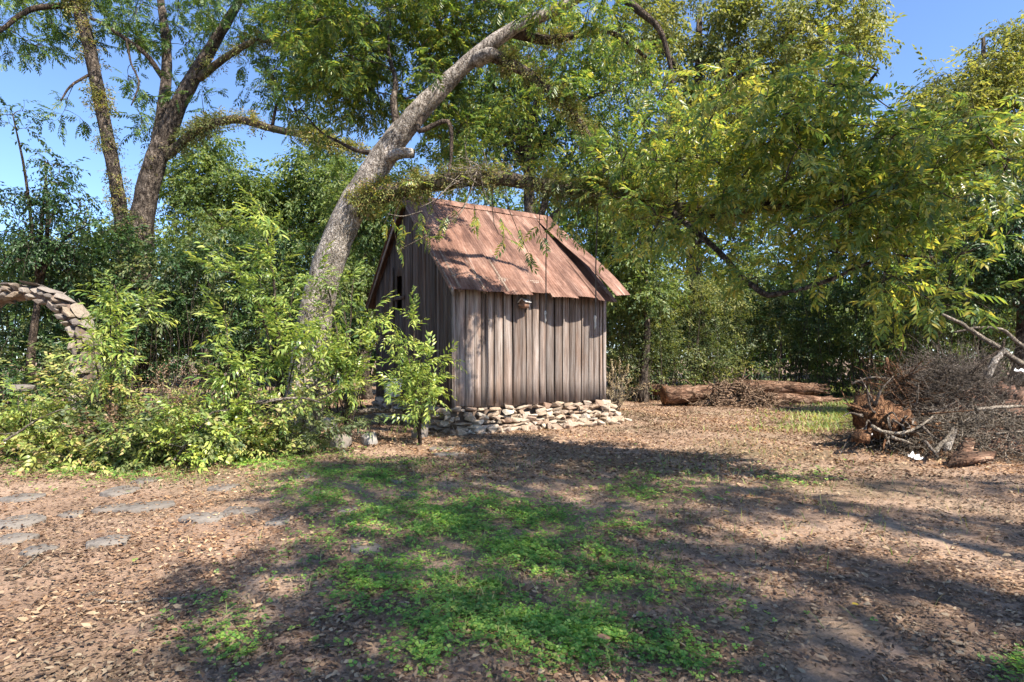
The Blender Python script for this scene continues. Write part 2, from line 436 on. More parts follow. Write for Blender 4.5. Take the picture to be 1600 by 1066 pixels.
M['stone'] = stone_mat('pale_fieldstone', [(0.42, 0.33, 0.24), (0.33, 0.235, 0.16), (0.50, 0.42, 0.325), (0.27, 0.175, 0.12), (0.55, 0.48, 0.39)])
M['arch_stone'] = stone_mat('brown_arch_stone', [(0.165, 0.130, 0.104), (0.250, 0.188, 0.132), (0.150, 0.125, 0.108), (0.255, 0.215, 0.178), (0.290, 0.225, 0.155)])
M['mortar'] = plain_mat('earth_mortar', (0.13, 0.09, 0.065), 0.95)
M['slate'] = stone_mat('grey_flagstone', [(0.135, 0.116, 0.098), (0.185, 0.160, 0.135), (0.160, 0.134, 0.110)], 11)
M['grey_rock'] = stone_mat('grey_rock', [(0.20, 0.185, 0.17), (0.27, 0.245, 0.22), (0.32, 0.29, 0.26)])
M['rope'] = plain_mat('old_rope', (0.070, 0.055, 0.042), 0.9)
M['rope_pale'] = plain_mat('frayed_rope_end', (0.42, 0.38, 0.32), 0.9)
M['paper'] = plain_mat('white_scrap', (0.72, 0.72, 0.74), 0.6, 0.08)
M['blue'] = plain_mat('faded_blue_plastic', (0.10, 0.27, 0.46), 0.5, 0.2)
M['white_plastic'] = plain_mat('dull_white_plastic', (0.62, 0.60, 0.60), 0.5, 0.12)
M['grey_metal'] = plain_mat('grey_zinc', (0.15, 0.17, 0.19), 0.55, 0.2)
M['dirt'] = plain_mat('dug_red_dirt', (0.150, 0.082, 0.055), 0.95, 0.4, 9)
M['bird_wood'] = plain_mat('birdhouse_wood', (0.26, 0.14, 0.085), 0.8)
M['bird_front'] = plain_mat('birdhouse_white_front', (0.62, 0.58, 0.52), 0.7)
M['black'] = plain_mat('painted_hole_dark', (0.012, 0.010, 0.009), 0.9)

# ------------------------------------------------------------------ leaf templates (local X = growing direction, Z = upper side)
def leaf_card(base, d, ln, w, near=False, droop=0.25, fold=0.2):
    """one blade: a folded diamond, or with near=True a six-pointed folded lance"""
    d = unit(d); up = np.array([0, 0, 1.0])
    s = unit(np.cross(up, d)); n = np.cross(d, s); b = np.asarray(base, float)
    tip = b + d * ln - n * ln * droop
    if not near:
        m = b + d * ln * 0.45 - n * ln * droop * 0.25
        return np.array([b, m - s * w / 2 + n * w * fold, tip, m + s * w / 2 + n * w * fold]), np.array([[0, 1, 2], [0, 2, 3]])
    m1 = b + d * ln * 0.30 - n * ln * droop * 0.1; m2 = b + d * ln * 0.68 - n * ln * droop * 0.45
    v = [b, m1 - s * w / 2 + n * w * fold, m2 - s * w * 0.36 + n * w * fold, tip, m2 + s * w * 0.36 + n * w * fold, m1 + s * w / 2 + n * w * fold]
    return np.array(v), np.array([[0, 1, 5], [1, 2, 5], [5, 2, 4], [2, 3, 4]])

def tpl_join(cards):
    V, F, n = [], [], 0
    for v, f in cards: V.append(v); F.append(f + n); n += len(v)
    return np.concatenate(V), np.concatenate(F)

def pinnate(pairs=5, ln=0.34, leaf=0.12, w=0.036, near=False, arch=0.30, seed=0):
    r = np.random.default_rng(seed); cards = []
    def at(t): return np.array([ln * t, 0, -arch * ln * t * t])
    for i in range(pairs):
        t = 0.30 + 0.62 * i / max(1, pairs - 1)
        for s in (-1, 1):
            l = leaf * (0.72 + 0.4 * math.sin(math.pi * (0.2 + 0.7 * i / pairs))) * r.uniform(0.85, 1.15)
            d = np.array([0.62 + 0.1 * i / pairs, s * 0.85, -0.18 - 0.25 * r.random()])
            cards.append(leaf_card(at(t) + r.normal(0, 0.006, 3), d, l, w * r.uniform(0.85, 1.15), near, 0.22))
    cards.append(leaf_card(at(1.0), np.array([1, 0, -0.5]), leaf, w, near, 0.2))
    rv = np.array([at(0), at(0) + [0, 0.004, 0], at(1.0), at(0.5) + [0, -0.003, 0]])
    cards.append((rv, np.array([[0, 1, 2], [0, 2, 3]])))
    return tpl_join(cards)

def twig_tpl(n=12, ln=0.36, leaf=0.085, w=0.042, seed=0, droop=0.3, near=False, hang=0.3):
    r = np.random.default_rng(seed); cards = []
    for i in range(n):
        t = (i + 0.6) / n; s = 1 if i % 2 else -1
        d = np.array([0.55 + 0.5 * t, s * (0.9 - 0.4 * t), r.uniform(-0.6, 0.35) - hang * 0.5])
        cards.append(leaf_card(np.array([ln * t, 0, -hang * ln * t * t]) + r.normal(0, 0.02, 3), d, leaf * r.uniform(0.7, 1.2), w * r.uniform(0.8, 1.15), near, droop, r.uniform(0.05, 0.3)))
    return tpl_join(cards)

T_PECAN = [pinnate(5, 0.32, 0.105, 0.038, seed=i, arch=0.2) for i in range(3)]
T_PECAN_NEAR = [pinnate(5, 0.32, 0.110, 0.040, near=True, seed=20 + i, arch=0.2) for i in range(4)]
T_TWIG = [twig_tpl(12, 0.40, 0.095, 0.048, seed=40 + i) for i in range(4)]
T_FINE = [twig_tpl(16, 0.40, 0.055, 0.024, seed=60 + i, hang=0.15) for i in range(3)]
T_PEACH = [twig_tpl(12, 0.46, 0.135, 0.038, seed=80 + i, droop=0.45, near=True, hang=0.30) for i in range(4)]
T_LOW = [twig_tpl(9, 0.34, 0.105, 0.052, seed=90 + i, droop=0.3, near=True, hang=0.2) for i in range(4)]
T_FROND = [twig_tpl(10, 0.15, 0.045, 0.020, seed=110 + i, droop=0.3, hang=0.3) for i in range(3)]
def trefoil():
    c = []
    for a in (0, 2.1, 4.2):
        c.append(leaf_card((0.002 * math.cos(a), 0.002 * math.sin(a), 0.0), np.array([math.cos(a), math.sin(a), 0.12]), 0.018, 0.021, False, 0.05, 0.06))
    return tpl_join(c)
T_CLOVER = trefoil()
def dead_tpl(seed):
    r = np.random.default_rng(seed)
    v, f = leaf_card((-0.5, 0, 0), np.array([1.0, 0, 0]), 1.0, 0.42, True, 0.0, 0.35 * r.uniform(0.4, 1.3))
    v[:, 2] += 0.25 * r.uniform(-1, 1) * (v[:, 0] ** 2) * 2; v[3, 2] += r.uniform(-0.1, 0.25); v[0, 2] += r.uniform(-0.05, 0.15)
    return v, f
T_DEAD = [dead_tpl(i) for i in range(5)]
T_BLADE = (np.array([[0, -0.03, 0], [0, 0.03, 0], [0.55, 0.022, 0.06], [0.55, -0.022, 0.06], [1.0, 0, -0.05]]), np.array([[0, 1, 2], [0, 2, 3], [3, 2, 4]]))

def put_leaves(mb, tpls, pos, dirs, size, roll=0.5, mi=0):
    pos = np.asarray(pos); n = len(pos)
    k = rng.integers(0, len(tpls), n)
    Mx = frames(dirs, rng.normal(0, roll, n)); S = size * rng.uniform(0.55, 1.3, n)
    for i, t in enumerate(tpls):
        q = k == i
        if q.any(): scatter(mb, t, Mx[q], S[q], pos[q], mi)

# ------------------------------------------------------------------ the ground
def axis(lo, a, b, hi, step, far):
    return np.concatenate([np.linspace(lo, a, far, endpoint=False), np.arange(a, b, step), np.linspace(b, hi, far)])
gx = axis(-400, -14, 14, 400, 0.13, 22); gy = axis(-300, -1, 24, 500, 0.125, 22)
XX, YY = np.meshgrid(gx, gy)
ZZ = gz(XX, YY) + np.where((np.abs(XX) < 14) & (YY < 24) & (YY > -1), rng.normal(0, 0.0045, XX.shape), 0)
nx, ny = len(gx), len(gy)
ii = (np.arange(ny - 1)[:, None] * nx + np.arange(nx - 1)[None]).ravel()
g = MB().add(np.stack([XX, YY, ZZ], -1).reshape(-1, 3), np.stack([ii, ii + 1, ii + nx + 1, ii + nx], -1))
ground = g.build('ground', M['soil'], smooth=True, kind='structure')
tag(ground, 'bare reddish yard soil strewn with fallen leaves')

# flagstones of the old path, set into the soil
path_root = bpy.data.objects.new('flagstone_path', None); C.objects.link(path_root)
path_root.location = (-3.5, 5.6, 0); tag(path_root, 'scattered grey flagstones of an old path at lower left', kind='structure')
FLAGS = [(225, 788, 84, 17), (320, 814, 76, 16), (378, 803, 62, 11), (28, 815, 66, 26), (15, 841, 70, 18), (192, 769, 50, 14), (38, 778, 70, 12),
         (62, 861, 44, 18), (172, 850, 58, 20), (437, 817, 36, 15), (570, 866, 50, 16), (543, 798, 28, 13), (478, 747, 26, 12), (350, 764, 40, 10),
         (622, 753, 24, 8), (228, 752, 34, 10), (690, 700, 46, 5), (735, 697, 34, 5), (705, 709, 56, 6), (170, 792, 40, 12), (110, 800, 36, 10), (640, 772, 30, 9)]
flag_spots = []
for (u, v, w, h) in FLAGS:
    c = G(u, v); a = G(u - w / 2, v); b = G(u + w / 2, v); hw = np.linalg.norm(b - a) / 2
    hd = min(abs(G(u, v - h / 2)[1] - G(u, v + h / 2)[1]) / 2, hw * 1.3)
    n = random.randint(6, 8); ang = np.sort(np.linspace(0, 6.283, n, endpoint=False) + rng.uniform(-0.22, 0.22, n))
    px = hw * np.sign(np.cos(ang)) * np.abs(np.cos(ang)) ** 0.5 * rng.uniform(0.72, 1.1, n); py = hd * np.sign(np.sin(ang)) * np.abs(np.sin(ang)) ** 0.5 * rng.uniform(0.72, 1.1, n)
    z0 = float(gz(c[0], c[1])); tilt = rng.normal(0, 0.02, 2); flag_spots.append((c[0], c[1], hw, hd, z0))
    top = [(x, y, 0.028 + tilt[0] * x + tilt[1] * y) for x, y in zip(px, py)]
    ins = [(x * 0.94, y * 0.94, 0.036 + tilt[0] * x + tilt[1] * y) for x, y in zip(px, py)]
    bot = [(x, y, -0.05) for x, y in zip(px, py)]
    m = MB(); F = [list(range(2 * n, 3 * n))]
    for i in range(n):
        j = (i + 1) % n
        F += [[i, j, n + j, n + i], [n + i, n + j, 2 * n + j, 2 * n + i]]
    m.add(bot + top + ins, F)
    o = m.build('flagstone', M['slate'], path_root); o.location = (c[0] + 3.5, c[1] - 5.6, z0 - 0.008)

# ------------------------------------------------------------------ the shed
SA = R(32.0); SHED = np.array([-1.27, 12.07]); SW, SD, ZB, ZT, PT = 4.21, 4.8, 0.54, 3.34, 0.918
sd, se = np.array([math.cos(SA), math.sin(SA)]), np.array([-math.sin(SA), math.cos(SA)])
def SH(a, b, z): return np.array([*(SHED + a * sd + b * se), z])
shed = thing('wooden_shed', 'old weathered board shed with rusty tin roof on a fieldstone base', 'shed', (SHED[0], SHED[1], 0), SA)

def board_mesh(name, w, zt0, zt1, zb, mat, th=0.024, seg=5, jb=0.02):
    """vertical board: local x 0..w, z zb..zt (top slopes from zt0 to zt1), a little warped"""
    V = []; ph = random.uniform(0, 6.28)
    for i in range(seg + 1):
        t = i / seg; wv = 0.006 * math.sin(ph + 2.2 * t); wy = 0.005 * math.sin(ph * 2 + 3 * t)
        jl, jr = (random.uniform(-jb, jb), random.uniform(-jb, jb)) if i == 0 else (0, 0)
        zl = zb + jl + (zt0 - zb - jl) * t; zr = zb + jr + (zt1 - zb - jr) * t
        e = random.uniform(-0.002, 0.002)
        V += [(wv + e, wy, zl), (w + wv + e, wy + random.uniform(-0.002, 0.002), zr), (w + wv + e, wy + th, zr), (wv + e, wy + th, zl)]
    F = [[0, 3, 2, 1], [4 * seg, 4 * seg + 1, 4 * seg + 2, 4 * seg + 3]]
    for i in range(seg):
        for j in range(4): F.append([4 * i + j, 4 * i + (j + 1) % 4, 4 * i + 4 + (j + 1) % 4, 4 * i + 4 + j])
    return MB().add(V, F).mesh(name, mat)

# front wall, each board its own piece
a = 0.10
while a < SW - 0.08:
    w = random.choice([0.13, 0.15, 0.17, 0.19, 0.21]); w = min(w, SW - 0.06 - a)
    o = link('wall_board', board_mesh('wall_board', w, ZT - 0.02, ZT - 0.02, ZB + random.uniform(-0.04, 0.015), M['board']), shed)
    o.location = (a, random.uniform(-0.012, 0.006), 0); o.rotation_euler = (0, random.uniform(-0.003, 0.003), random.uniform(-0.03, 0.03))
    a += w + random.choice([0.005, 0.010, 0.018, 0.026, 0.030])
    if random.random() < 0.25:                         # narrow batten left over a joint
        o = link('batten', board_mesh('batten', 0.045, ZT - 0.02, ZT - 0.02, ZB + random.uniform(0, 0.06), M['board'], 0.018), shed)
        o.location = (a - 0.032, -0.034, 0)
for x in (0.0, SW - 0.06):
    o = link('corner_board', board_mesh('corner_board', 0.09, ZT - 0.02, ZT - 0.02, ZB - 0.02, M['board'], 0.03), shed); o.location = (x, -0.024, 0)
# left gable wall, boards cut to the roof slope, a loft opening half way
def ztop(b): return ZT + PT * min(b, SD - b) - 0.05
b = 0.03
while b < SD - 0.05:
    w = random.choice([0.14, 0.16, 0.18, 0.2]); w = min(w, SD - b); mid = b + w / 2
    spans = [(ZB + random.uniform(-0.05, 0.02), None)]
    if 3.9 < mid < 4.1: spans = [(ZB, 1.9), (2.5, None)]
    if 2.85 < mid < 3.25: spans = [(ZB, random.uniform(2.7, 3.1)), (random.uniform(3.5, 3.8), None)]
    for lo, hi in spans:
        z0 = ztop(b) if hi is None else hi + random.uniform(-0.03, 0.03); z1 = ztop(b + w) if hi is None else z0
        if min(z0, z1) - lo < 0.15: continue
        if b < SD / 2 < b + w: z0 = z1 = min(z0, z1)
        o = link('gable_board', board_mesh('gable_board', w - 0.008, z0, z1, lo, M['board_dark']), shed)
        o.rotation_euler = (0, 0, R(90)); o.location = (0.012 + random.uniform(-0.008, 0.008), b, 0)
    b += w + random.choice([0.0, 0.004, 0.012])
for (b0, b1, z) in ((2.6, 3.5, 3.02), (3.0, 4.6, 2.2)):
    m = MB(); box(m, (-0.045, b0, z), (-0.016, b1, z + 0.09)); o = m.build('rail', M['board_dark'], shed); o.rotation_euler = (random.uniform(-0.02, 0.02), 0, 0)
for b0 in (3.30,):
    m = MB(); box(m, (-0.075, b0, 2.6), (-0.047, b0 + 0.08, 3.9)); m.build('opening_trim', M['board_dark'], shed)
# far walls (hidden) and floor: plain boards so that the inside is dark
for k in range(14):
    w = SW / 14
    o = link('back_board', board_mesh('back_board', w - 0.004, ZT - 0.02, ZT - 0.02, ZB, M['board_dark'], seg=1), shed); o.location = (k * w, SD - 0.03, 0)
for k in range(16):
    w = SD / 16; bb = k * w
    z0, z1 = ztop(bb), ztop(bb + w)
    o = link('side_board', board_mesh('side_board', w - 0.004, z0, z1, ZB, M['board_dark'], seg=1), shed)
    o.rotation_euler = (0, 0, R(90)); o.location = (SW, bb, 0)
m = MB(); box(m, (0.05, 0.06, ZB - 0.06), (SW - 0.05, SD - 0.06, ZB + 0.02)); m.build('floor_boards', M['rafter'], shed)
m = MB(); box(m, (0.02, 0.03, ZT - 0.10), (SW - 0.02, 0.13, ZT + 0.02)); m.build('top_plate', M['rafter'], shed)
for k in range(8):
    x = 0.02 + k * (SW - 0.09) / 7; y0 = -0.30
    m = MB(); q = [(y0, ZT + PT * y0 - 0.13), (SD / 2, ZT + PT * SD / 2 - 0.13), (SD / 2, ZT + PT * SD / 2 - 0.015), (y0, ZT + PT * y0 - 0.015)]
    m.add([(x, y, z) for y, z in q] + [(x + 0.045, y, z) for y, z in q], [[0, 3, 2, 1], [4, 5, 6, 7], [0, 1, 5, 4], [1, 2, 6, 5], [2, 3, 7, 6], [3, 0, 4, 7]])
    m.build('rafter', M['rafter'], shed)
for s in (0, 1):                                         # rake boards on the left gable
    y0, y1 = (-0.38, SD / 2) if s == 0 else (SD + 0.38, SD / 2)
    m = MB(); f = lambda y: ZT + PT * min(y, SD - y)
    q = [(y0, f(y0) - 0.15), (y1, f(y1) - 0.15), (y1, f(y1) - 0.012), (y0, f(y0) - 0.012)]
    m.add([(-0.16, y, z) for y, z in q] + [(-0.135, y, z) for y, z in q], [[0, 3, 2, 1], [4, 5, 6, 7], [0, 1, 5, 4], [1, 2, 6, 5], [2, 3, 7, 6], [3, 0, 4, 7]])
    m.build('rake_board', M['board'], shed)

# corrugated roof: every sheet a sub-part
NS = 7
def sheet(name, width, length, kx, amp=0.0065, rows=10, curl=0.0, lift=0.0, wave=0.012, end=0.02):
    """local x across the sheet, local y downslope, local z off the roof"""
    nw = int(round(width / 0.068)); cols = nw * 6
    x = np.linspace(0, width, cols + 1); y = np.linspace(0, length, rows + 1)
    Xm, Ym = np.meshgrid(x, y)
    t = Ym / length; ph = random.uniform(0, 6.28)
    Ym = Ym + (t ** 3) * end * np.sin(Xm * 4.5 + ph)
    Z = amp * np.sin(Xm * 2 * np.pi / 0.068) + wave * np.sin(Xm * 5.0 + ph) * t ** 2 + 0.006 * np.sin(t * 9 + ph)
    Z = Z + lift * t ** 1.3 + curl * (t ** 4)
    n0 = cols + 1; ix = (np.arange(rows)[:, None] * n0 + np.arange(cols)[None]).ravel()
    V = np.stack([Xm, Ym, Z], -1).reshape(-1, 3); F = np.stack([ix, ix + n0, ix + n0 + 1, ix + 1], -1)
    V2 = V.copy(); V2[:, 2] -= 0.003
    m = MB(); m.add(V, F); m.add(V2, F[:, ::-1])
    return m.mesh(name, M['rust'], smooth=True)
roof = MB(); ridge_z = ZT + PT * SD / 2
cosr = 1 / math.sqrt(1 + PT * PT); sinr = PT * cosr
for i in range(9):                                       # the ridge cap, a bent strip
    pass
yr = SD / 2
cap = []
for x in np.linspace(-0.2, SW + 0.05, 12):
    j = random.uniform(-0.01, 0.01)
    cap += [(x, yr - 0.17, ridge_z - 0.17 * PT + 0.045 + j), (x, yr, ridge_z + 0.06 + j), (x, yr + 0.17, ridge_z - 0.17 * PT + 0.045 + j)]
F = []
for i in range(11):
    for j in (0, 1): F.append([3 * i + j, 3 * i + 3 + j, 3 * i + 4 + j, 3 * i + 1 + j])
roof.add(cap, F); roof_o = roof.build('roof', M['rust'], shed)
tag(roof_o, 'rust brown corrugated tin roof with a lifted sheet at right')
L = (SD / 2 + 0.40) / cosr; wS = 0.68
def slope_matrix(x, y0, z0, front=True, yaw=0.0, pitch=0.0, roll=0.0):
    down = Vector((0, -cosr, -sinr)) if front else Vector((0, cosr, -sinr))
    xx = Vector((1, 0, 0)) if front else Vector((-1, 0, 0))
    nn = xx.cross(down) * -1
    # columns: x across, y downslope, z off the roof
    zz = Vector((0, -sinr, cosr)) if front else Vector((0, sinr, cosr))
    m = Matrix((xx, down, zz)).transposed().to_4x4()
    m = Matrix.Translation((x, y0, z0)) @ m @ Matrix.Rotation(yaw, 4, 'Z') @ Matrix.Rotation(pitch, 4, 'X') @ Matrix.Rotation(roll, 4, 'Y')
    return m
pitchx = (SW + 0.22) / NS
dl = [0.00, 0.02, 0.05, -0.07, 0.05, -0.01, 0.06]
for k in range(NS):
    ln = L + dl[k]
    o = link('roof_sheet', sheet('roof_sheet', pitchx + 0.05, ln, k, wave=0.045, end=0.05), roof_o)
    o.matrix_local = slope_matrix(-0.20 + k * pitchx, yr, ridge_z + 0.012 + 0.010 * (k % 2), True, yaw=random.uniform(-0.004, 0.004), pitch=0)
    o = link('roof_sheet', sheet('roof_sheet', pitchx + 0.05, L, k, wave=0.015), roof_o)
    o.matrix_local = slope_matrix(-0.20 + (k + 1) * pitchx + 0.05, yr, ridge_z + 0.012 + 0.010 * (k % 2), False)
o = link('roof_sheet', sheet('loose_sheet', 0.50, L * 0.97, 0, curl=-0.20, lift=0.42, wave=0.05, end=0.05, rows=16), roof_o)
o.matrix_local = slope_matrix(SW - 0.56, yr - 0.25, ridge_z - 0.18, True, yaw=-0.075, pitch=0.0, roll=-0.10)
tag(o, 'loose curled sheet lifting off the right edge of the roof')

# fieldstone foundation: every stone a sub-part
f = MB(); box(f, (0.04, 0.05, -0.05), (SW - 0.04, 0.45, ZB - 0.09)); box(f, (0.04, 0.451, -0.05), (0.4, SD - 0.04, ZB - 0.09)); box(f, (0.401, SD - 0.4, -0.05), (SW - 0.05, SD - 0.04, ZB - 0.09))
box(f, (SW - 0.4, 0.451, -0.05), (SW - 0.05, SD - 0.401, ZB - 0.09))
found = f.build('foundation', M['mortar'], shed); tag(found, 'dry laid pale fieldstone base with tumbled stones in front')
SM = [hull_mesh('stone', (1, 1, 1), random.choice([10, 11, 12, 14]), M['stone']) for _ in range(12)]
def stone(x, y, z, sx, sy, sz, parent, name='stone', meshes=SM, rot=0.25):
    o = link(name, random.choice(meshes), parent); o.location = (x, y, z); o.scale = (sx, sy, sz)
    o.rotation_euler = (random.uniform(-rot, rot), random.uniform(-rot, rot), random.uniform(-3, 3) if rot > 0.2 else random.uniform(-0.3, 0.3))
    return o
for row in range(6):
    x = -0.10 + random.uniform(0, 0.1); z = 0.035 + row * 0.088
    while x < SW + 0.10:
        w = random.choice([0.10, 0.14, 0.2, 0.28, 0.36]); h = random.choice([0.06, 0.09, 0.13])
        if row > 3 and random.random() < 0.22: x += w; continue
        stone(x + w / 2, 0.03 - (6 - row) * 0.055 + random.uniform(-0.09, 0.05), z + random.uniform(-0.01, 0.015), w * 1.12, 0.26, h * 1.15, found, rot=0.22)
        x += w + random.uniform(-0.01, 0.02)
for k in range(75):
    x = random.uniform(-0.2, SW + 0.45); s = random.choice([0.09, 0.12, 0.16, 0.22, 0.27])
    y = -0.32 - abs(random.gauss(0, 0.16)); x1, y1 = (SHED + x * sd + y * se)
    stone(x, y, s * 0.22 + float(gz(x1, y1)), s * 1.2, s, s * 0.62, found, rot=0.5)
for row in range(4):
    y = 0.1
    while y < SD:
        w = random.choice([0.2, 0.28, 0.36]); stone(-0.02, y + w / 2, 0.05 + row * 0.13, 0.3, w * 1.1, 0.15, found, rot=0.12); y += w
for k in range(9):
    stone(SW + random.uniform(0.1, 0.35), random.uniform(-0.3, 0.5), 0.05 + random.random() * 0.2, 0.2, 0.2, 0.13, found, rot=0.5)

# birdhouse under the eave
bp = SH(1.74, -0.12, 2.70)
bird = thing('birdhouse', 'small wooden birdhouse with pale front hung under the shed eave', 'birdhouse', bp, SA + R(24)); bird.scale = (0.82, 0.82, 0.82)
m = MB(); box(m, (-0.12, -0.09, 0.0), (0.12, 0.08, 0.16)); m.build('box', M['bird_wood'], bird)
m = MB(); m.add([(0.121, -0.088, 0.0), (0.121, 0.078, 0.0), (0.121, 0.078, 0.16), (0.121, -0.005, 0.235), (0.121, -0.088, 0.16), (0.135, -0.088, 0.0), (0.135, 0.078, 0.0), (0.135, 0.078, 0.16), (0.135, -0.005, 0.235), (0.135, -0.088, 0.16)],
      [[0, 1, 2, 3, 4][::-1], [5, 6, 7, 8, 9], [0, 1, 6, 5], [1, 2, 7, 6], [2, 3, 8, 7], [3, 4, 9, 8], [4, 0, 5, 9]]); m.build('front', M['bird_front'], bird)
m = MB(); m.add([(-0.12, -0.09, 0.16), (-0.12, 0.08, 0.16), (-0.12, -0.005, 0.235), (0.12, -0.09, 0.16), (0.12, 0.08, 0.16), (0.12, -0.005, 0.235)], [[0, 2, 1], [3, 4, 5], [0, 3, 5, 2], [1, 2, 5, 4]]); m.build('gable', M['bird_wood'], bird)
for s in (-1, 1):
    m = MB(); c = -0.005
    m.add([(-0.15, c, 0.250), (0.18, c, 0.250), (0.18, c + s * 0.125, 0.142), (-0.15, c + s * 0.125, 0.142), (-0.15, c, 0.262), (0.18, c, 0.262), (0.18, c + s * 0.125, 0.154), (-0.15, c + s * 0.125, 0.154)],
          [[0, 3, 2, 1], [4, 5, 6, 7], [0, 1, 5, 4], [1, 2, 6, 5], [2, 3, 7, 6], [3, 0, 4, 7]]); m.build('roof_panel', M['bird_front'], bird)
m = MB(); tube(m, [(0.134, -0.005, 0.12), (0.139, -0.005, 0.12)], [0.026, 0.026], 12); m.build('entrance_hole_disc', M['black'], bird)  # black disc on the front, its colour standing for the dark inside
m = MB(); tube(m, [(0.13, -0.005, 0.06), (0.19, -0.005, 0.06)], [0.006, 0.006], 6); m.build('perch', M['bird_wood'], bird)
m = MB(); tube(m, [(-0.30, -0.02, 0.055), (-0.12, -0.01, 0.06)], [0.02, 0.02], 6); m.build('stick_bracket', M['bird_wood'], bird)

# ------------------------------------------------------------------ trees
def traced(pts):
    """[(u, v, depth, radius)] -> smooth path and radii"""
    return smooth_path([P(u, v, y) for u, v, y, r in pts], [r for *_, r in pts])

def blob_points(blobs):
    """cluster centres inside ellipsoids given as (u, v, depth, half-width px, half-height px, half-depth m, count)"""
    out = []
    for (u, v, y, ru, rv, ry, n) in blobs:
        q = rdir(n) * rng.uniform(0.15, 1, (n, 1)) ** (1 / 2.4)
        c = P(u, v, y); s = y / FPX
        out.append(c + q * np.array([ru * s, ry, rv * s]))
    return np.concatenate(out)

def attach(mb, nodes, targets, r0=0.018, sag=0.06, maxr=0.05, seg=4, wig=0.05):
    """join every leaf cluster to the nearest wood, nearest first, so that twigs fork from twigs; returns end directions"""
    nodes = [np.asarray(n, float) for n in nodes]; pool = np.array(nodes)
    d0 = np.array([np.min(np.linalg.norm(pool - t, axis=1)) for t in targets])
    dirs = np.zeros_like(targets)
    cap_ = len(pool) + len(targets) * 4; P_ = np.zeros((cap_, 3)); P_[:len(pool)] = pool; n = len(pool)
    for i in np.argsort(d0):
        t = targets[i]; k = int(np.argmin(np.linalg.norm(P_[:n] - t, axis=1))); a = P_[k]; v = t - a; ln = np.linalg.norm(v)
        if ln < 0.02: dirs[i] = rdir(1)[0]; continue
        w = rng.normal(0, wig, 3) * ln + np.array([0, 0, sag * ln])
        ts = np.linspace(0, 1, 4); path = np.array([a + v * s + w * 4 * s * (1 - s) for s in ts])
        r = min(maxr, r0 * (0.45 + 0.55 * ln))
        tube(mb, path, [r, r * 0.8, r * 0.6, r * 0.4], seg, cap=False)
        P_[n:n + 3] = path[1:]; n += 3; dirs[i] = unit(path[3] - path[2])
    return dirs

def leafy(mb, tpls, targets, dirs, per=4, sub=3, spread=0.45, size=1.0, droop=0.35, twmb=None):
    """each cluster: a few short twigs, each with leaves along it"""
    n = len(targets)
    T = np.repeat(targets, sub, 0); D = unit(np.repeat(dirs, sub, 0) * 0.7 + rdir(n * sub, 0.05))
    ln = spread * rng.uniform(0.6, 1.3, n * sub)
    if twmb is not None: tubes_many(twmb, T, T + D * ln[:, None], 0.006, 0.0025, 0.08)
    for i in range(per):
        s = (i + rng.uniform(0.2, 0.9, n * sub)) / per
        pos = T + D * (ln * s)[:, None]
        d = unit(D * 0.55 + rdir(n * sub, -droop, 0.6))
        put_leaves(mb, tpls, pos, d, size)

def fronds(mb, path, rad, n, size=1.0, under=0.35, skip=0.10):
    """resurrection fern and vine leaves along a limb"""
    path = np.asarray(path); nc = max(6, n // 40); i = np.clip(rng.uniform(len(path) * skip, len(path) - 1.001, nc)[rng.integers(0, nc, n)] + rng.normal(0, 0.7, n), 0, len(path) - 1.001); k = i.astype(int); t = (i - k)[:, None]
    c = path[k] * (1 - t) + path[k + 1] * t; tan = unit(path[k + 1] - path[k])
    o = rdir(n, under); o = unit(o - tan * np.sum(o * tan, 1, keepdims=True))
    r = np.interp(i, np.arange(len(path)), rad)[:, None]
    put_leaves(mb, T_FROND, c + o * r * 0.95, unit(o + 0.5 * rdir(n) + np.array([0, 0, -0.15])), size, 1.0)

def add_tree(name, label, base, limbs, blobs, bark, leafmat, tpls, per=4, sub=3, spread=0.45, size=1.0, r0=0.018, fern=None, twig=None, group=None, near_parts=0, droop=0.35, cat='tree', extra=None):
    t = thing(name, label, cat, base, group=group)
    off = np.asarray(base, float); nodes = []; built = []
    for k, (pname, pts, mat, seg, rough) in enumerate(limbs):
        path, rad = traced(pts) if len(pts[0]) == 4 else smooth_path([p[:3] for p in pts], [p[3] for p in pts])
        m = MB(); tube(m, path - off, rad, seg, rough); m.build(pname, mat, t, smooth=True)
        built.append((path, rad))
        st = 0 if pname != 'trunk' else int(len(path) * 0.55)
        nodes += list(path[st:])
    if blobs is not None:
        tg = blob_points(blobs) if isinstance(blobs, list) else blobs
        mb = MB(); dirs = attach(mb, nodes, tg, r0)
        lf = MB(); leafy(lf, tpls, tg, dirs, per, sub, spread, size, droop, mb)
        mb.v = [v - off for v in mb.v]; lf.v = [v - off for v in lf.v]
        mb.build('branches', twig or M['twig'], t, smooth=True, kind='stuff')
        lf.build('crown', leafmat, t, kind='stuff')
    if fern:
        fm = MB()
        for idx, n, s in fern: fronds(fm, built[idx][0], built[idx][1], n, s)
        fm.v = [v - off for v in fm.v]; fm.build('ferns', M['fern'], t, kind='stuff')
    return t, built

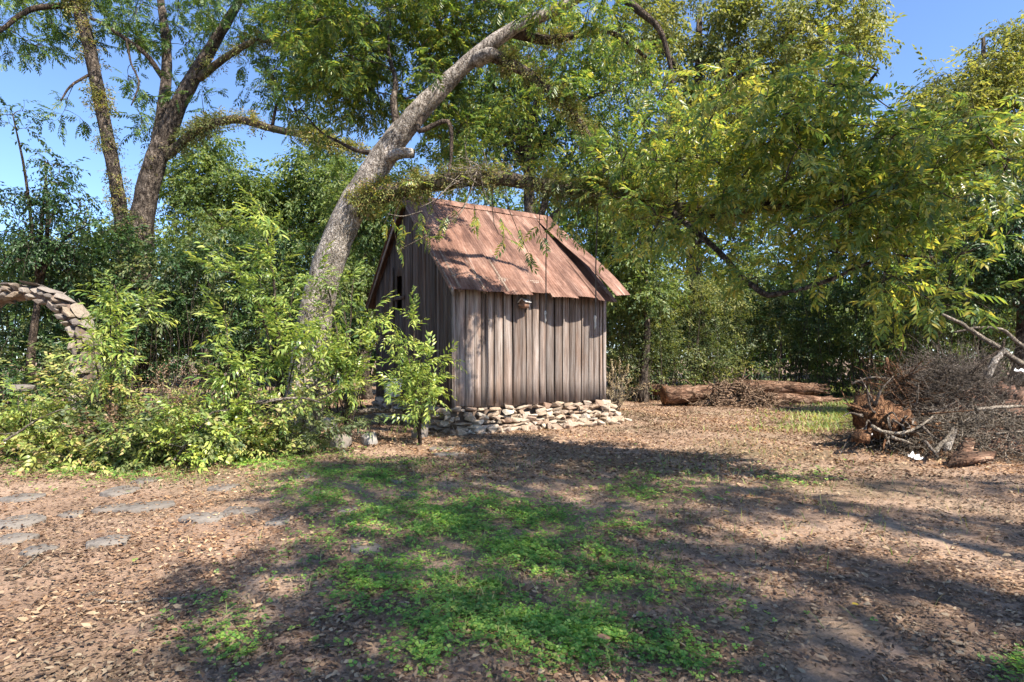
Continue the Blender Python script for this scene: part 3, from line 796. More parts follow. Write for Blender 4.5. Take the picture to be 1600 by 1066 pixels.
# --- the leaning pecan beside the shed
Y1 = 11.0
pecan_limbs = [
    ('trunk', [(466, 690, 11.0, .46), (480, 590, 11.0, .40), (492, 500, 11.0, .37), (505, 440, 11.0, .35), (524, 385, 10.95, .335), (547, 330, 10.9, .32), (592, 256, 10.8, .285), (628, 205, 10.7, .26), (668, 160, 10.6, .235), (716, 112, 10.5, .21), (765, 70, 10.4, .19), (812, 40, 10.3, .165), (872, 14, 10.2, .14), (950, -30, 10.0, .10)], M['bark_pale'], 14, 0.05),
    ('limb', [(540, 345, 10.92, .10), (556, 328, 10.85, .18), (580, 309, 10.75, .16), (640, 293, 10.6, .14), (700, 283, 10.4, .13), (765, 277, 10.2, .12), (830, 286, 9.9, .11), (900, 295, 9.6, .10), (965, 304, 9.2, .11), (1035, 322, 8.8, .10), (1110, 331, 8.4, .085), (1200, 321, 8.0, .07), (1300, 322, 7.6, .045)], M['bark_moss'], 10, 0.10),
    ('limb', [(762, 82, 10.4, .13), (792, 97, 10.3, .11), (830, 118, 10.2, .095), (870, 150, 10.1, .085), (905, 190, 10.0, .07), (928, 225, 9.9, .065), (940, 245, 9.85, .055), (936, 305, 9.5, .045)], M['bark'], 9, 0.10),
    ('limb', [(800, 50, 10.35, .10), (850, 62, 10.6, .085), (900, 55, 10.8, .075), (945, 48, 11.0, .06), (975, 62, 11.1, .05), (1010, 90, 11.3, .035)], M['bark_dark'], 8, 0.10),
    ('limb', [(955, -20, 10.0, .07), (1000, 18, 9.8, .06), (1030, 45, 9.6, .045), (1045, 90, 9.5, .034), (1052, 140, 9.4, .03)], M['bark_dark'], 8, 0.10),
    ('limb', [(622, 205, 10.7, .08), (615, 160, 10.7, .06), (618, 125, 10.8, .045), (607, 80, 11.0, .032), (610, 30, 11.2, .02)], M['bark'], 8, 0.10),
    ('limb', [(1040, 322, 8.8, .05), (1085, 360, 8.2, .042), (1125, 395, 7.8, .038), (1157, 431, 7.5, .037), (1178, 448, 7.4, .036), (1196, 460, 7.3, .040), (1215, 459, 7.25, .034), (1240, 455, 7.2, .032), (1295, 438, 7.1, .028), (1345, 416, 7.0, .024), (1395, 400, 6.9, .022), (1460, 402, 6.8, .014)], M['bark'], 8, 0.10),
    ('limb', [(1195, 321, 8.0, .06), (1250, 260, 7.6, .045), (1310, 200, 7.2, .035), (1350, 140, 6.9, .022), (1372, 110, 6.7, .012)], M['bark_dark'], 7, 0.08),
    ('limb', [(1290, 322, 7.6, .04), (1370, 300, 7.2, .032), (1440, 285, 6.9, .026), (1520, 262, 6.6, .018), (1580, 250, 6.4, .012)], M['bark_dark'], 7, 0.08),
    ('limb', [(660, 175, 10.6, .06), (655, 205, 10.3, .045), (700, 190, 10.2, .04), (705, 240, 10.1, .03), (700, 275, 10.0, .015)], M['bark_dark'], 7, 0.08),
    ('limb', [(605, 240, 10.75, .05), (560, 236, 10.9, .045), (530, 222, 11.1, .03), (500, 205, 11.3, .02), (470, 170, 11.4, .012)], M['bark_dark'], 7, 0.08),
]
pecan_blobs = [  # u, v, depth, half width px, half height px, half depth m, clusters
    (530, 80, 11.0, 80, 95, 1.1, 80), (640, 70, 12.0, 90, 90, 0.9, 66), (740, 30, 11.9, 110, 55, 0.9, 60), (560, -30, 10.6, 140, 45, 1.2, 50), (500, 170, 11.4, 60, 55, 0.8, 14), (585, 150, 11.7, 50, 50, 0.6, 18), (690, 120, 10.0, 26, 18, 0.2, 2), (870, -5, 9.7, 60, 22, 0.4, 7), (940, 40, 9.9, 50, 40, 0.5, 6), (860, 140, 10.0, 60, 40, 0.3, 7),
    (700, 190, 12.4, 60, 60, 0.8, 30), (800, 250, 10.9, 130, 12, 0.3, 7),
    (965, 250, 9.2, 60, 40, 0.6, 12),
]
pecan_limbs[0] = (pecan_limbs[0][0], [(u_, v_, y_, r_ * (0.84 if v_ > 240 else 0.78 if v_ > 150 else 0.66)) for u_, v_, y_, r_ in pecan_limbs[0][1]], *pecan_limbs[0][2:])
pecan, pb = add_tree('leaning_pecan_tree', 'big leaning tree with pale trunk and long limb stretched over the shed roof', 'x' and tuple(P(466, 690, 11.0) * [1, 1, 0]), pecan_limbs, pecan_blobs,
                     M['bark'], M['pecan'], T_PECAN, per=4, sub=3, spread=0.42, size=0.95, droop=0.15, fern=[(1, 2500, 1.1), (2, 800, 1.0), (3, 250, 0.9)])
poff = np.array(pecan.location)
m = MB(); tube(m, smooth_path([P(606, 246, 10.75) - poff, P(625, 240, 10.5) - poff, P(645, 240, 10.4) - poff], [.12, .10, .085])[0], smooth_path([(0, 0, 0)] * 3, [.12, .10, .085])[1], 10, 0.06); m.build('sawn_stub', M['bark_pale'], pecan, smooth=True)
m = MB(); tube(m, smooth_path([P(745, 95, 10.4) - poff, P(762, 86, 10.15) - poff, P(772, 83, 10.05) - poff], [.13, .12, .08])[0], smooth_path([(0, 0, 0)] * 3, [.13, .12, .08])[1], 10, 0.08); m.build('knot', M['bark_pale'], pecan, smooth=True)
# foliage hanging from the long limb in front, at right
right_blobs = [
    (1020, 250, 8.6, 80, 80, 0.7, 44), (1090, 300, 8.2, 90, 70, 0.8, 54), (1140, 230, 7.8, 110, 80, 0.8, 62), (1230, 260, 7.5, 100, 90, 0.8, 72), (1250, 170, 7.0, 90, 60, 0.7, 40), (1320, 140, 6.8, 40, 30, 0.3, 10),
    (1320, 250, 7.0, 110, 80, 0.8, 72), (1400, 220, 6.6, 90, 60, 0.7, 44), (1420, 310, 6.8, 110, 80, 0.8, 56), (1510, 260, 6.4, 70, 70, 0.6, 30), (1270, 350, 7.2, 110, 50, 0.7, 44), (1080, 380, 8.0, 80, 40, 0.6, 26),
    (1370, 370, 6.9, 90, 40, 0.5, 26), (1430, 450, 6.6, 70, 60, 0.4, 16), (1500, 420, 6.6, 60, 60, 0.4, 14), (1230, 420, 7.1, 70, 25, 0.3, 9), (1480, 490, 6.5, 30, 25, 0.3, 5), (1350, 110, 6.6, 30, 22, 0.2, 5), (1010, 330, 8.8, 60, 40, 0.5, 16)]
right_blobs = [(a_, b_, c_, d_ * 1.12, e_ * 1.12, f_ * 1.3, int(g_ * 0.34)) for a_, b_, c_, d_, e_, f_, g_ in right_blobs]
tg = blob_points(right_blobs); nodes = [p for k in (1, 6, 7, 8) for p in pb[k][0][(14 if k == 1 else 0):]]
mb = MB(); dirs = attach(mb, nodes, tg, 0.016)
lf = MB(); leafy(lf, T_PECAN, tg, dirs, 3, 3, 0.45, 0.92, 0.15, mb)
# bare and leafy twigs dangling from the long limb over the roof
hang = [(640, 300, 10.5, 620, 380, 10.3), (655, 300, 10.5, 655, 350, 10.2), (735, 290, 10.2, 690, 350, 10.0), (740, 290, 10.2, 745, 345, 9.9), (770, 290, 10.1, 790, 372, 9.8), (790, 292, 10.0, 828, 400, 9.8), (850, 300, 9.8, 845, 365, 9.6), (880, 300, 9.7, 872, 350, 9.5), (905, 310, 9.6, 900, 360, 9.4), (690, 300, 10.3, 668, 372, 10.1), (620, 300, 10.55, 600, 350, 10.4)]
hA = np.array([P(*h[:3]) for h in hang]); hB = np.array([P(*h[3:]) for h in hang])
hd = unit(hB - hA)
tubes_many(mb, hA, hB, 0.010, 0.005, 0.10, 5)
hp = np.concatenate([hA + (hB - hA) * s for s in (0.55, 0.75, 0.9, 1.0)]); hdd = np.tile(hd, (4, 1))
put_leaves(lf, T_PECAN, hp, unit(hdd * 0.6 + rdir(len(hp), -0.5)), 0.85)
put_leaves(lf, T_PECAN, hB, unit(hd + rdir(len(hB), -0.3)), 0.85)
sp_ = pb[1][0]; ki = rng.integers(8, len(sp_) - 8, 34); sA = sp_[ki]; sB = sA + unit(rdir(34, -0.45)) * rng.uniform(0.15, 0.45, (34, 1))
tubes_many(mb, sA, sB, 0.008, 0.003, 0.1, 4)
for s_ in (0.5, 0.8, 1.0): put_leaves(lf, T_PECAN, sA + (sB - sA) * s_, unit(unit(sB - sA) * 0.6 + rdir(34, -0.2)), 0.70)
mb.v = [v - poff for v in mb.v]; lf.v = [v - poff for v in lf.v]
mb.build('hanging_branches', M['twig'], pecan, smooth=True, kind='stuff'); o = lf.build('hanging_foliage', M['pecan_yellow'], pecan, kind='stuff')
# the nearest leaves of that foliage, one object each
LM = []
for i, t in enumerate(T_PECAN_NEAR):
    for mat in ('pecan', 'pecan_yellow', 'pecan_dark'):
        LM.append(MB().add(t[0], t[1]).mesh('leaf', M[mat]))
nt = tg[np.argsort(tg[:, 1])][:130]
for q in np.repeat(nt, 2, 0):
    p = q + rdir(1)[0] * rng.uniform(0.05, 0.35) + np.array([0, -0.12, 0]); d = unit(rdir(1, -0.4, 0.6))
    fr = frames(d, rng.normal(0, 0.4, 1))[0] * rng.uniform(0.6, 1.1)
    o = link('leaf', random.choice(LM), pecan); o.matrix_local = Matrix.Translation(Vector(p - poff)) @ Matrix(fr.tolist()).to_4x4()
# tangle of pale broken twigs caught on the limb
m = MB(); c0 = P(742, 272, 10.1) - poff
A = c0 + rng.normal(0, 0.10, (60, 3)); B = A + unit(rng.normal(0, 1, (60, 3)) * [1.3, 0.5, 1] + [-0.2, -0.2, -0.7]) * rng.uniform(0.2, 0.7, (60, 1))
tubes_many(m, A, B, 0.008, 0.003, 0.15, 5)
for pts in ([(745, 268, 10.1), (735, 300, 10.0), (718, 335, 9.9), (690, 352, 9.9), (672, 362, 9.9), (668, 372, 9.9)], [(738, 272, 10.1), (705, 290, 10.0), (680, 312, 9.95), (655, 325, 9.9)], [(750, 270, 10.1), (757, 300, 10.0), (766, 320, 9.9)], [(668, 368, 9.9), (640, 382, 9.9), (620, 392, 9.9)], [(660, 330, 9.9), (630, 338, 9.9), (605, 334, 9.9)]):
    pa, ra = smooth_path([P(*q) - poff for q in pts], np.linspace(0.013, 0.006, len(pts))); tube(m, pa, ra, 5, 0.05)
m.build('bare_twigs', M['twig_pale'], pecan, smooth=True)

# two old swing ropes hanging from the long limb
for (u, v0, y, v1, label) in ((855, 290, 9.9, 500, 'thin dark rope hanging in front of the middle of the roof'), (933, 302, 9.4, 508, 'thin dark rope with knotted pale end hanging near the right roof edge')):
    top = P(u, v0, y); n = 14; zb = P(u, v1, y)[2]
    rp = thing('hanging_rope', label, 'rope', top, group='cut swing ropes on the long limb')
    zz = np.linspace(0, zb - top[2], n); xx = -0.035 * np.linspace(0, 1, n) ** 1.4 + 0.006 * np.sin(np.linspace(0, 9, n))
    m = MB(); tube(m, np.stack([xx, 0 * xx, zz], 1), np.full(n, 0.011), 6); m.build('cord', M['rope'], rp, smooth=True)
    m = MB(); e = np.array([xx[-1], 0, zz[-1]])
    tube(m, [e + [0, 0, 0.16], e + [0, 0, 0.12], e + [0, 0, 0.08], e + [0.005, 0, -0.02], e + [-0.01, 0, -0.08]], [0.012, 0.024, 0.014, 0.017, 0.004], 6); m.build('frayed_end', M['rope_pale'], rp, smooth=True)
    m = MB(); ang = np.linspace(0, 6.283, 14); tube(m, np.stack([0.013 * np.sin(ang * 3), 0.125 * np.cos(ang), 0.125 * np.sin(ang) + 0.10], 1), np.full(14, 0.011), 6); m.build('loop', M['rope'], rp, smooth=True)

# --- the two-stemmed tree at left
YB = 18.0
def lim(pts, y=YB): return [(u, v, y + dy, r) for u, v, dy, r in pts]
left_limbs = [
    ('trunk', lim([(214, 600, 0, .75), (214, 470, 0, .62), (216, 400, 0, .56), (223, 335, 0, .50), (240, 262, 0, .46), (262, 205, 0, .40), (286, 150, -.1, .34), (318, 95, -.2, .28), (345, 50, -.3, .22), (374, 0, -.4, .17), (390, -50, -.4, .12)]), M['bark'], 14, 0.05),
    ('trunk', lim([(197, 600, .2, .45), (197, 450, .2, .36), (194, 390, .1, .32), (188, 325, 0, .29), (178, 265, 0, .28), (165, 200, 0, .27), (150, 125, 0, .27), (135, 55, 0, .27), (118, 0, 0, .25), (100, -60, 0, .2)]), M['bark'], 12, 0.06),
    ('limb', lim([(236, 275, 0, .30), (250, 200, .2, .28), (259, 135, .3, .25), (260, 70, .4, .21), (252, 10, .5, .17), (246, -40, .5, .12)]), M['bark'], 10, 0.06),
    ('limb', lim([(312, 122, -.2, .20), (350, 92, -.6, .16), (395, 66, -1, .14), (450, 63, -1.4, .12), (500, 60, -1.8, .10), (560, 28, -2.2, .05)]), M['bark_moss'], 9, 0.1),
    ('limb', lim([(243, 258, 0, .12), (268, 238, 0, .22), (300, 210, -.4, .19), (335, 193, -.8, .18), (375, 187, -1.2, .17), (430, 202, -1.6, .15), (490, 214, -2, .12), (540, 230, -2.4, .09), (580, 242, -2.8, .06)]), M['bark_moss'], 9, 0.1),
    ('limb', lim([(122, 16, 0, .08), (106, 10, 0, .14), (60, 12, -.3, .12), (30, 25, -.5, .10), (0, 48, -.7, .08), (-60, 80, -1, .04)]), M['bark_dark'], 8, 0.1),
    ('limb', lim([(261, 136, .3, .08), (248, 112, .2, .12), (228, 85, 0, .11), (195, 60, -.2, .10), (165, 40, -.3, .08), (142, 28, -.1, .06)]), M['bark_dark'], 8, 0.1),
    ('limb', lim([(197, 62, -.2, .05), (200, 75, -.4, .05), (205, 100, -.6, .045), (217, 130, -.8, .04), (205, 165, -1, .025)]), M['bark_dark'], 6, 0.1),
    ('limb', lim([(150, 112, 0, .05), (137, 118, -.1, .06), (110, 135, -.5, .05), (95, 158, -.8, .03)]), M['bark_dark'], 6, 0.1),
    ('limb', lim([(425, 200, -1.6, .08), (432, 165, -1.8, .06), (440, 150, -2, .04), (462, 155, -2.2, .02)]), M['bark_dark'], 6, 0.1),
    ('limb', lim([(232, 420, .3, .22), (234, 350, .3, .20), (236, 300, .2, .18)]), M['bark'], 8, 0.05),
]
left_blobs = [(40, 20, 17.6, 60, 40, 1.2, 34), (40, 70, 17.2, 45, 30, .8, 18), (190, 10, 17.8, 60, 40, 1.5, 30), (230, 50, 17.5, 45, 50, 1.2, 26), (300, 30, 17.5, 60, 50, 1.3, 34), (390, 30, 17, 80, 50, 1.4, 46), (440, 80, 16.6, 80, 40, 1.0, 40), (480, 20, 16.2, 90, 40, 1.2, 40),
              (400, 120, 16.8, 60, 40, 1.0, 22), (470, 150, 16.2, 60, 50, .9, 24), (205, 150, 17, 38, 35, .7, 15), (120, 170, 17.2, 35, 28, .6, 11), (225, 205, 17.4, 22, 22, .5, 6), (500, 220, 15.8, 60, 30, .6, 16), (290, 130, 17, 25, 40, .6, 9), (330, 160, 17, 40, 20, .6, 6), (130, 20, 17.6, 40, 50, .6, 20)]
left_blobs = [(a_, b_, c_ + 0.9, d_, e_, f_, int(g_ * (0.36 if b_ > 90 else 0.6))) for a_, b_, c_, d_, e_, f_, g_ in left_blobs]
left_limbs = [(a_, [(u_, v_, y_, r_ * (0.66 if v_ < 420 else 0.75)) for u_, v_, y_, r_ in b_], c_, d_, e_) for a_, b_, c_, d_, e_ in left_limbs]
left_tree, lb = add_tree('two_stemmed_tree', 'tall dark two stemmed tree against the sky behind the stone arch', tuple(P(214, 600, YB) * [1, 1, 0]), left_limbs, left_blobs, M['bark'], M['pecan_dark'], T_PECAN, per=4, sub=3, spread=0.5, size=1.15,
                         fern=[(1, 900, 1.6), (3, 500, 1.4), (4, 1000, 1.5), (0, 160, 1.2)])

# --- trees standing further back, each with its trunk and crown
def scaled(blobs, k): return [(*q_[:6], max(1, int(q_[6] * k))) for q_ in blobs]
def back_tree(name, label, u, Y, vtop, blobs, leafmat, rad=0.2, bark='bark', lean=0, tpl=T_TWIG, size=1.5, per=3, sub=3, spread=0.6, limbs=5):
    b = P(u, 0, Y); zb = float(gz(b[0], Y)); ht = P(u, vtop, Y)[2]
    base = np.array([b[0], Y, zb])
    top = np.array([b[0] + lean, Y, ht])
    pts = [(*(base + (top - base) * t + np.array([math.sin(t * 5 + u) * 0.15, math.cos(t * 4 + u) * 0.15, 0]) * (t > 0)), rad * (1.25 - 1.05 * t)) for t in (0, 0.15, 0.35, 0.55, 0.75, 1.0)]
    pts[0] = (base[0], base[1], zb - 0.1, rad * 1.3)
    lb_ = [('trunk', [tuple(p) + (0,) for p in pts], M[bark], 9, 0.06)]
    L_ = []
    for nm, pp, mt, sg, rg in lb_: L_.append((nm, [p[:4] + (1,) for p in pp], mt, sg, rg))
    if Y > 17: blobs, size = scaled(blobs, 0.84), size * 1.08
    tg_ = blob_points(blobs)
    # a few limbs reaching towards the crown masses
    for (bu, bv, bY, *_r) in blobs[:limbs]:
        t0 = 0.45 + 0.4 * random.random(); s = base + (top - base) * t0; e = P(bu, bv, bY); mid = (s + e) / 2 + np.array([0, 0, 0.15 * np.linalg.norm(e - s)])
        L_.append(('limb', [(*s, rad * 0.5, 1), (*mid, rad * 0.32, 1), (*e, rad * 0.12, 1)], M[bark], 6, 0.08))
    t, _b = add_tree(name, label, tuple(base), L_, tg_, M[bark], M[leafmat], tpl, per=per, sub=sub, spread=spread, size=size, r0=0.02)
    return t

back_tree('round_green_tree', 'far light green tree with rounded crown right of the two stemmed trunk', 325, 27, 230, [(330, 240, 27, 42, 28, 1.6, 46), (300, 280, 27, 45, 28, 1.6, 46), (355, 290, 27, 40, 30, 1.6, 42), (320, 325, 27, 60, 35, 2, 60), (340, 370, 26, 70, 40, 2, 60)], 'far', 0.22, size=1.6)
back_tree('broad_green_tree', 'far broad tree behind the leaning trunk, its crown below open sky', 455, 28, 300, [(430, 300, 28, 45, 30, 2, 50), (500, 275, 28, 45, 35, 2, 60), (475, 330, 28, 80, 45, 2, 90), (410, 350, 28, 50, 40, 2, 54), (545, 300, 27, 50, 50, 2, 66), (480, 385, 27, 90, 40, 2, 80)], 'far', 0.28, size=1.7)
back_tree('bushy_tree', 'bright green bushy tree between the leaning trunk and the shed gable', 575, 21, 330, [(560, 310, 21, 50, 50, 1.2, 60), (600, 350, 21, 45, 50, 1.2, 60), (575, 400, 21, 45, 45, 1.2, 60), (560, 455, 20.5, 50, 40, 1.2, 55), (610, 280, 21, 45, 30, 1, 36)], 'far', 0.16, size=1.25)
back_tree('dark_tree', 'dark leafy tree rising behind the ridge of the shed roof', 830, 19, 90, [(780, 220, 19, 70, 45, 1.5, 60), (840, 160, 19, 80, 60, 1.5, 70), (900, 230, 19, 70, 55, 1.5, 64), (730, 190, 19, 70, 55, 1.5, 60), (920, 310, 19, 60, 40, 1.5, 50), (760, 120, 19, 80, 50, 1.5, 60), (880, 80, 19, 90, 60, 1.5, 76), (960, 140, 19, 70, 70, 1.5, 50)], 'pecan', 0.3, size=1.25, limbs=8)
back_tree('feathery_tree', 'green feathery tree just right of the shed roof edge', 1005, 20, 320, [(965, 350, 20, 50, 40, 1.2, 54), (985, 400, 20, 55, 40, 1.2, 60), (1020, 350, 20, 50, 40, 1.2, 50), (1000, 450, 20, 60, 40, 1.2, 54)], 'far', 0.14, size=1.2)
back_tree('tall_yellowing_tree', 'tall yellow green tree filling the top right centre of the sky', 1090, 23, 10, [(1000, 60, 23, 70, 70, 2, 66), (1090, 30, 23, 90, 60, 2, 84), (1190, 60, 23, 90, 70, 2, 96), (1290, 30, 23, 80, 45, 2, 56), (1260, 110, 23, 90, 50, 2, 74), (1120, 140, 23, 90, 60, 2, 80), (1040, 200, 23, 70, 70, 2, 66), (1180, 200, 22, 100, 60, 2, 84), (1000, 270, 22, 70, 50, 2, 50), (1120, 280, 22, 110, 60, 2, 84), (1340, 60, 23, 40, 40, 1.5, 16)], 'far_yellow', 0.34, size=1.6, limbs=9)
back_tree('tall_right_tree', 'tall green tree at the right edge with crown sloping down to the left', 1540, 20, 60, [(1580, 90, 20, 60, 50, 1.6, 66), (1520, 140, 20, 70, 45, 1.6, 76), (1450, 190, 20, 60, 35, 1.6, 60), (1580, 190, 20, 80, 60, 1.6, 90), (1480, 250, 20, 90, 50, 1.6, 96), (1390, 250, 20, 60, 45, 1.4, 60), (1600, 290, 19, 80, 60, 1.6, 84), (1380, 320, 20, 90, 50, 1.6, 84), (1500, 340, 19.5, 90, 50, 1.6, 84), (1660, 60, 20, 70, 60, 1.6, 60)], 'far_yellow', 0.28, size=1.35, limbs=8)
back_tree('dusky_tree', 'dusky low branching tree in shade at the far right edge', 1590, 14.5, 280, [(1590, 310, 14.5, 60, 50, 1, 50), (1560, 390, 14.5, 70, 50, 1, 60), (1610, 430, 14, 60, 60, 1, 50), (1500, 430, 15, 60, 50, 1, 50)], 'under_dark', 0.18, size=1.0)
back_tree('thin_dark_tree', 'thin sparse dark tree against the sky at the far left edge', 60, 15, 250, [(30, 340, 15, 50, 45, 1, 18), (95, 310, 15, 45, 40, 1, 14), (75, 250, 15, 30, 28, .6, 5), (140, 350, 15, 45, 30, 1, 16), (20, 180, 14, 25, 25, .4, 5), (60, 400, 15, 80, 30, 1, 40)], 'under_dark', 0.10, 'bark_dark', size=1.0, tpl=T_TWIG, per=3, sub=3, spread=0.5)

# undergrowth and the woods behind: nobody could count these
def undergrowth(name, label, blobs, mats, tpls, size, per=3, sub=3, spread=0.5, stems=0.5, straw=0.0):
    blobs = [(*q_[:6], int(q_[6] * (0.82 if size < 2 else 1.0))) for q_ in blobs]; size = size * 1.1
    tg_ = blob_points(blobs); tg_ = tg_[tg_[:, 2] > 0.15]
    n = len(tg_); lf_ = MB(); dirs_ = rdir(n, 0.5)
    h = n // 2; per_ = rng.permutation(n)
    st = MB(); q = tg_[rng.random(n) < stems]
    if len(q):
        A_ = q.copy(); A_[:, :2] += rng.normal(0, 0.35, (len(q), 2)); A_[:, 2] = gz(A_[:, 0], A_[:, 1]) - 0.05
        tubes_many(lf_, A_, q, 0.016, 0.006, 0.06, 4, mi=len(mats))
    for k, idx in enumerate(np.array_split(per_, len(mats))):
        T_ = np.repeat(tg_[idx], sub, 0); D_ = rdir(len(T_), 0.4); ln_ = spread * rng.uniform(0.5, 1.3, len(T_))
        for i in range(per):
            s = (i + rng.uniform(0.2, 0.9, len(T_))) / per
            put_leaves(lf_, tpls, T_ + D_ * (ln_ * s)[:, None], unit(D_ * 0.6 + rdir(len(T_), -0.1, 0.7)), size, 0.7, mi=k)
    o_ = lf_.build(name, [M[x] for x in mats] + [M['twig']], kind='stuff')
    return tag(o_, label)
undergrowth('undergrowth', 'dark tangled undergrowth behind the stone arch and the shrubs', [(60, 440, 16.5, 110, 60, 1, 110), (200, 430, 16.5, 110, 60, 1, 110), (340, 430, 17, 110, 70, 1, 120), (450, 430, 17, 90, 70, 1, 100), (100, 530, 16, 140, 70, .8, 110), (300, 530, 16.5, 160, 70, .8, 120), (480, 530, 16.5, 110, 70, .8, 90), (-90, 460, 16, 120, 90, 1, 90), (30, 590, 15, 120, 40, .8, 50)], ['under', 'under_dark', 'under_dark'], T_TWIG, 0.95)
undergrowth('undergrowth', 'sunlit olive green undergrowth between the shed and the fallen logs', [(990, 500, 21, 60, 60, 1, 90), (1060, 480, 21.5, 80, 60, 1, 110), (1150, 480, 22, 90, 60, 1, 110), (1000, 570, 20.5, 60, 40, .8, 70), (1090, 560, 21, 90, 45, .8, 90), (960, 440, 21, 40, 50, .8, 40)], ['under', 'far_yellow', 'under'], T_FINE, 1.5)
undergrowth('undergrowth', 'deep green undergrowth behind the logs and the brush pile', [(1220, 540, 22, 110, 60, 1, 120), (1330, 520, 22, 110, 80, 1, 130), (1250, 440, 22, 120, 60, 1, 100), (1440, 500, 20, 110, 80, 1, 120), (1540, 480, 19, 110, 90, 1, 120), (1390, 420, 21, 110, 60, 1, 90), (1660, 450, 18, 110, 120, 1, 110), (1300, 590, 23, 120, 24, .6, 50)], ['under', 'under_dark', 'far'], T_TWIG, 1.05)
undergrowth('distant_woods', 'distant mass of mixed woodland closing the view behind the yard', [(-500, 440, 34, 330, 90, 3, 130), (-60, 440, 34, 260, 60, 3, 130), (200, 420, 36, 200, 70, 3, 130), (480, 400, 36, 200, 110, 3, 180), (760, 400, 36, 200, 130, 3, 190), (1020, 380, 36, 200, 150, 3, 210), (1300, 370, 36, 220, 150, 3, 220), (1600, 360, 34, 220, 160, 3, 220), (2050, 380, 32, 300, 150, 3, 180), (700, 520, 30, 1200, 60, 2, 700), (1250, 490, 29, 320, 60, 1.5, 240), (350, 500, 29, 350, 60, 1.5, 240)], ['far', 'under_dark', 'far'], T_TWIG, 2.9, per=2, sub=3, spread=1.1, stems=0.3)

def vnoise(p, s, seed):
    r = np.random.default_rng(seed); out = np.zeros(len(p))
    for i in range(7):
        k = r.normal(0, 1, 2) * s * (1 + 0.45 * i); out += np.sin(p @ k + r.uniform(0, 6.28)) / (1 + 0.35 * i)
    return out / 3.0
# --- shade tree standing to the right of the viewpoint, outside the picture
def inside(px, py, poly):
    poly = np.asarray(poly, float); c = np.zeros(len(px), bool); j = len(poly) - 1
    for i in range(len(poly)):
        xi, yi = poly[i]; xj, yj = poly[j]
        c ^= ((yi > py) != (yj > py)) & (px < (xj - xi) * (py - yi) / (yj - yi + 1e-9) + xi); j = i
    return c
SHADE = [(470, 722), (600, 718), (860, 704), (1010, 716), (1150, 734), (1300, 752), (1650, 756), (1650, 1180), (260, 1180), (300, 1000), (340, 900), (360, 868), (440, 858), (515, 850), (500, 815), (440, 795), (420, 770)]
LIT = [[(1120, 800), (1300, 806), (1450, 840), (1650, 885), (1650, 940), (1450, 910), (1300, 860), (1100, 832)], [(1060, 722), (1250, 738), (1420, 765), (1650, 790), (1650, 822), (1350, 790), (1180, 765), (1040, 745)], [(1340, 1020), (1480, 1030), (1600, 1080), (1380, 1090)],
       [(960, 828), (1060, 850), (1040, 880), (970, 860)], [(1290, 955), (1420, 975), (1380, 1005), (1280, 985)], [(900, 690), (1000, 700), (990, 712), (900, 704)], [(410, 1030), (460, 1030), (455, 1066), (405, 1066)], [(620, 930), (680, 930), (675, 955), (625, 955)]]
gp = np.stack([rng.uniform(-4, 8, 9000), rng.uniform(1.8, 11.2, 9000)], 1)
pu = U0 + FPX * gp[:, 0] / gp[:, 1]; pv = V0 + FPX * CAM_H / gp[:, 1]
ok = inside(pu, pv, SHADE)
for q in LIT: ok &= ~inside(pu, pv, q)
ok &= vnoise(gp, 1.5, 21) < 0.62
gp = gp[ok]
h = rng.uniform(9.5, 13.0, len(gp))
q = np.concatenate([gp, np.zeros((len(gp), 1))], 1) + SUN[None] * (h / SUN[2])[:, None]  # crown points sent up the sun rays from ground meant to be shaded
iu = U0 + FPX * q[:, 0] / np.maximum(q[:, 1], 0.1); iv = V0 - FPX * (q[:, 2] - CAM_H) / np.maximum(q[:, 1], 0.1)
vis = (q[:, 1] > 0.1) & (iv > -70) & (iu > -60) & (iu < 1660)
q = q[~vis]
keep = []
for p in q:                                                # thin out to an even spacing
    if all((abs(p[0] - k[0]) > 0.30) or (abs(p[1] - k[1]) > 0.30) or (abs(p[2] - k[2]) > 0.30) for k in keep): keep.append(p)
    if len(keep) >= 560: break
q = np.array(keep)
sb = np.array([12.6, -5.2, 0.0])
shade_limbs = [('trunk', [(12.6, -5.2, -0.1, .5, 1), (12.5, -5.1, 2.5, .42, 1), (12.1, -4.7, 5.0, .36, 1), (11.5, -4.1, 7.6, .28, 1), (10.8, -3.5, 10.0, .2, 1), (10.2, -3.0, 12.5, .1, 1)], M['bark'], 12, 0.06)]
for e in ((6.4, -0.2, 11.0), (9.0, 1.0, 11.2), (11.2, -0.6, 11.5), (6.8, -3.2, 11.5), (10.4, -6.0, 11.5), (13.2, -2.6, 11.5)):
    e = np.array(e); s = np.array([11.4, -4.05, 7.8]); mid = (s + e) / 2 + np.array([0, 0, 0.8])
    shade_limbs.append(('limb', [(*s, .15, 1), (*mid, .10, 1), (*e, .04, 1)], M['bark'], 8, 0.08))
add_tree('yard_shade_tree', 'unseen broad yard tree beside the viewpoint that throws the dappled foreground shade', tuple(sb), shade_limbs, q, M['bark'], M['pecan'], T_PECAN, per=2, sub=3, spread=0.36, size=1.15, r0=0.014)

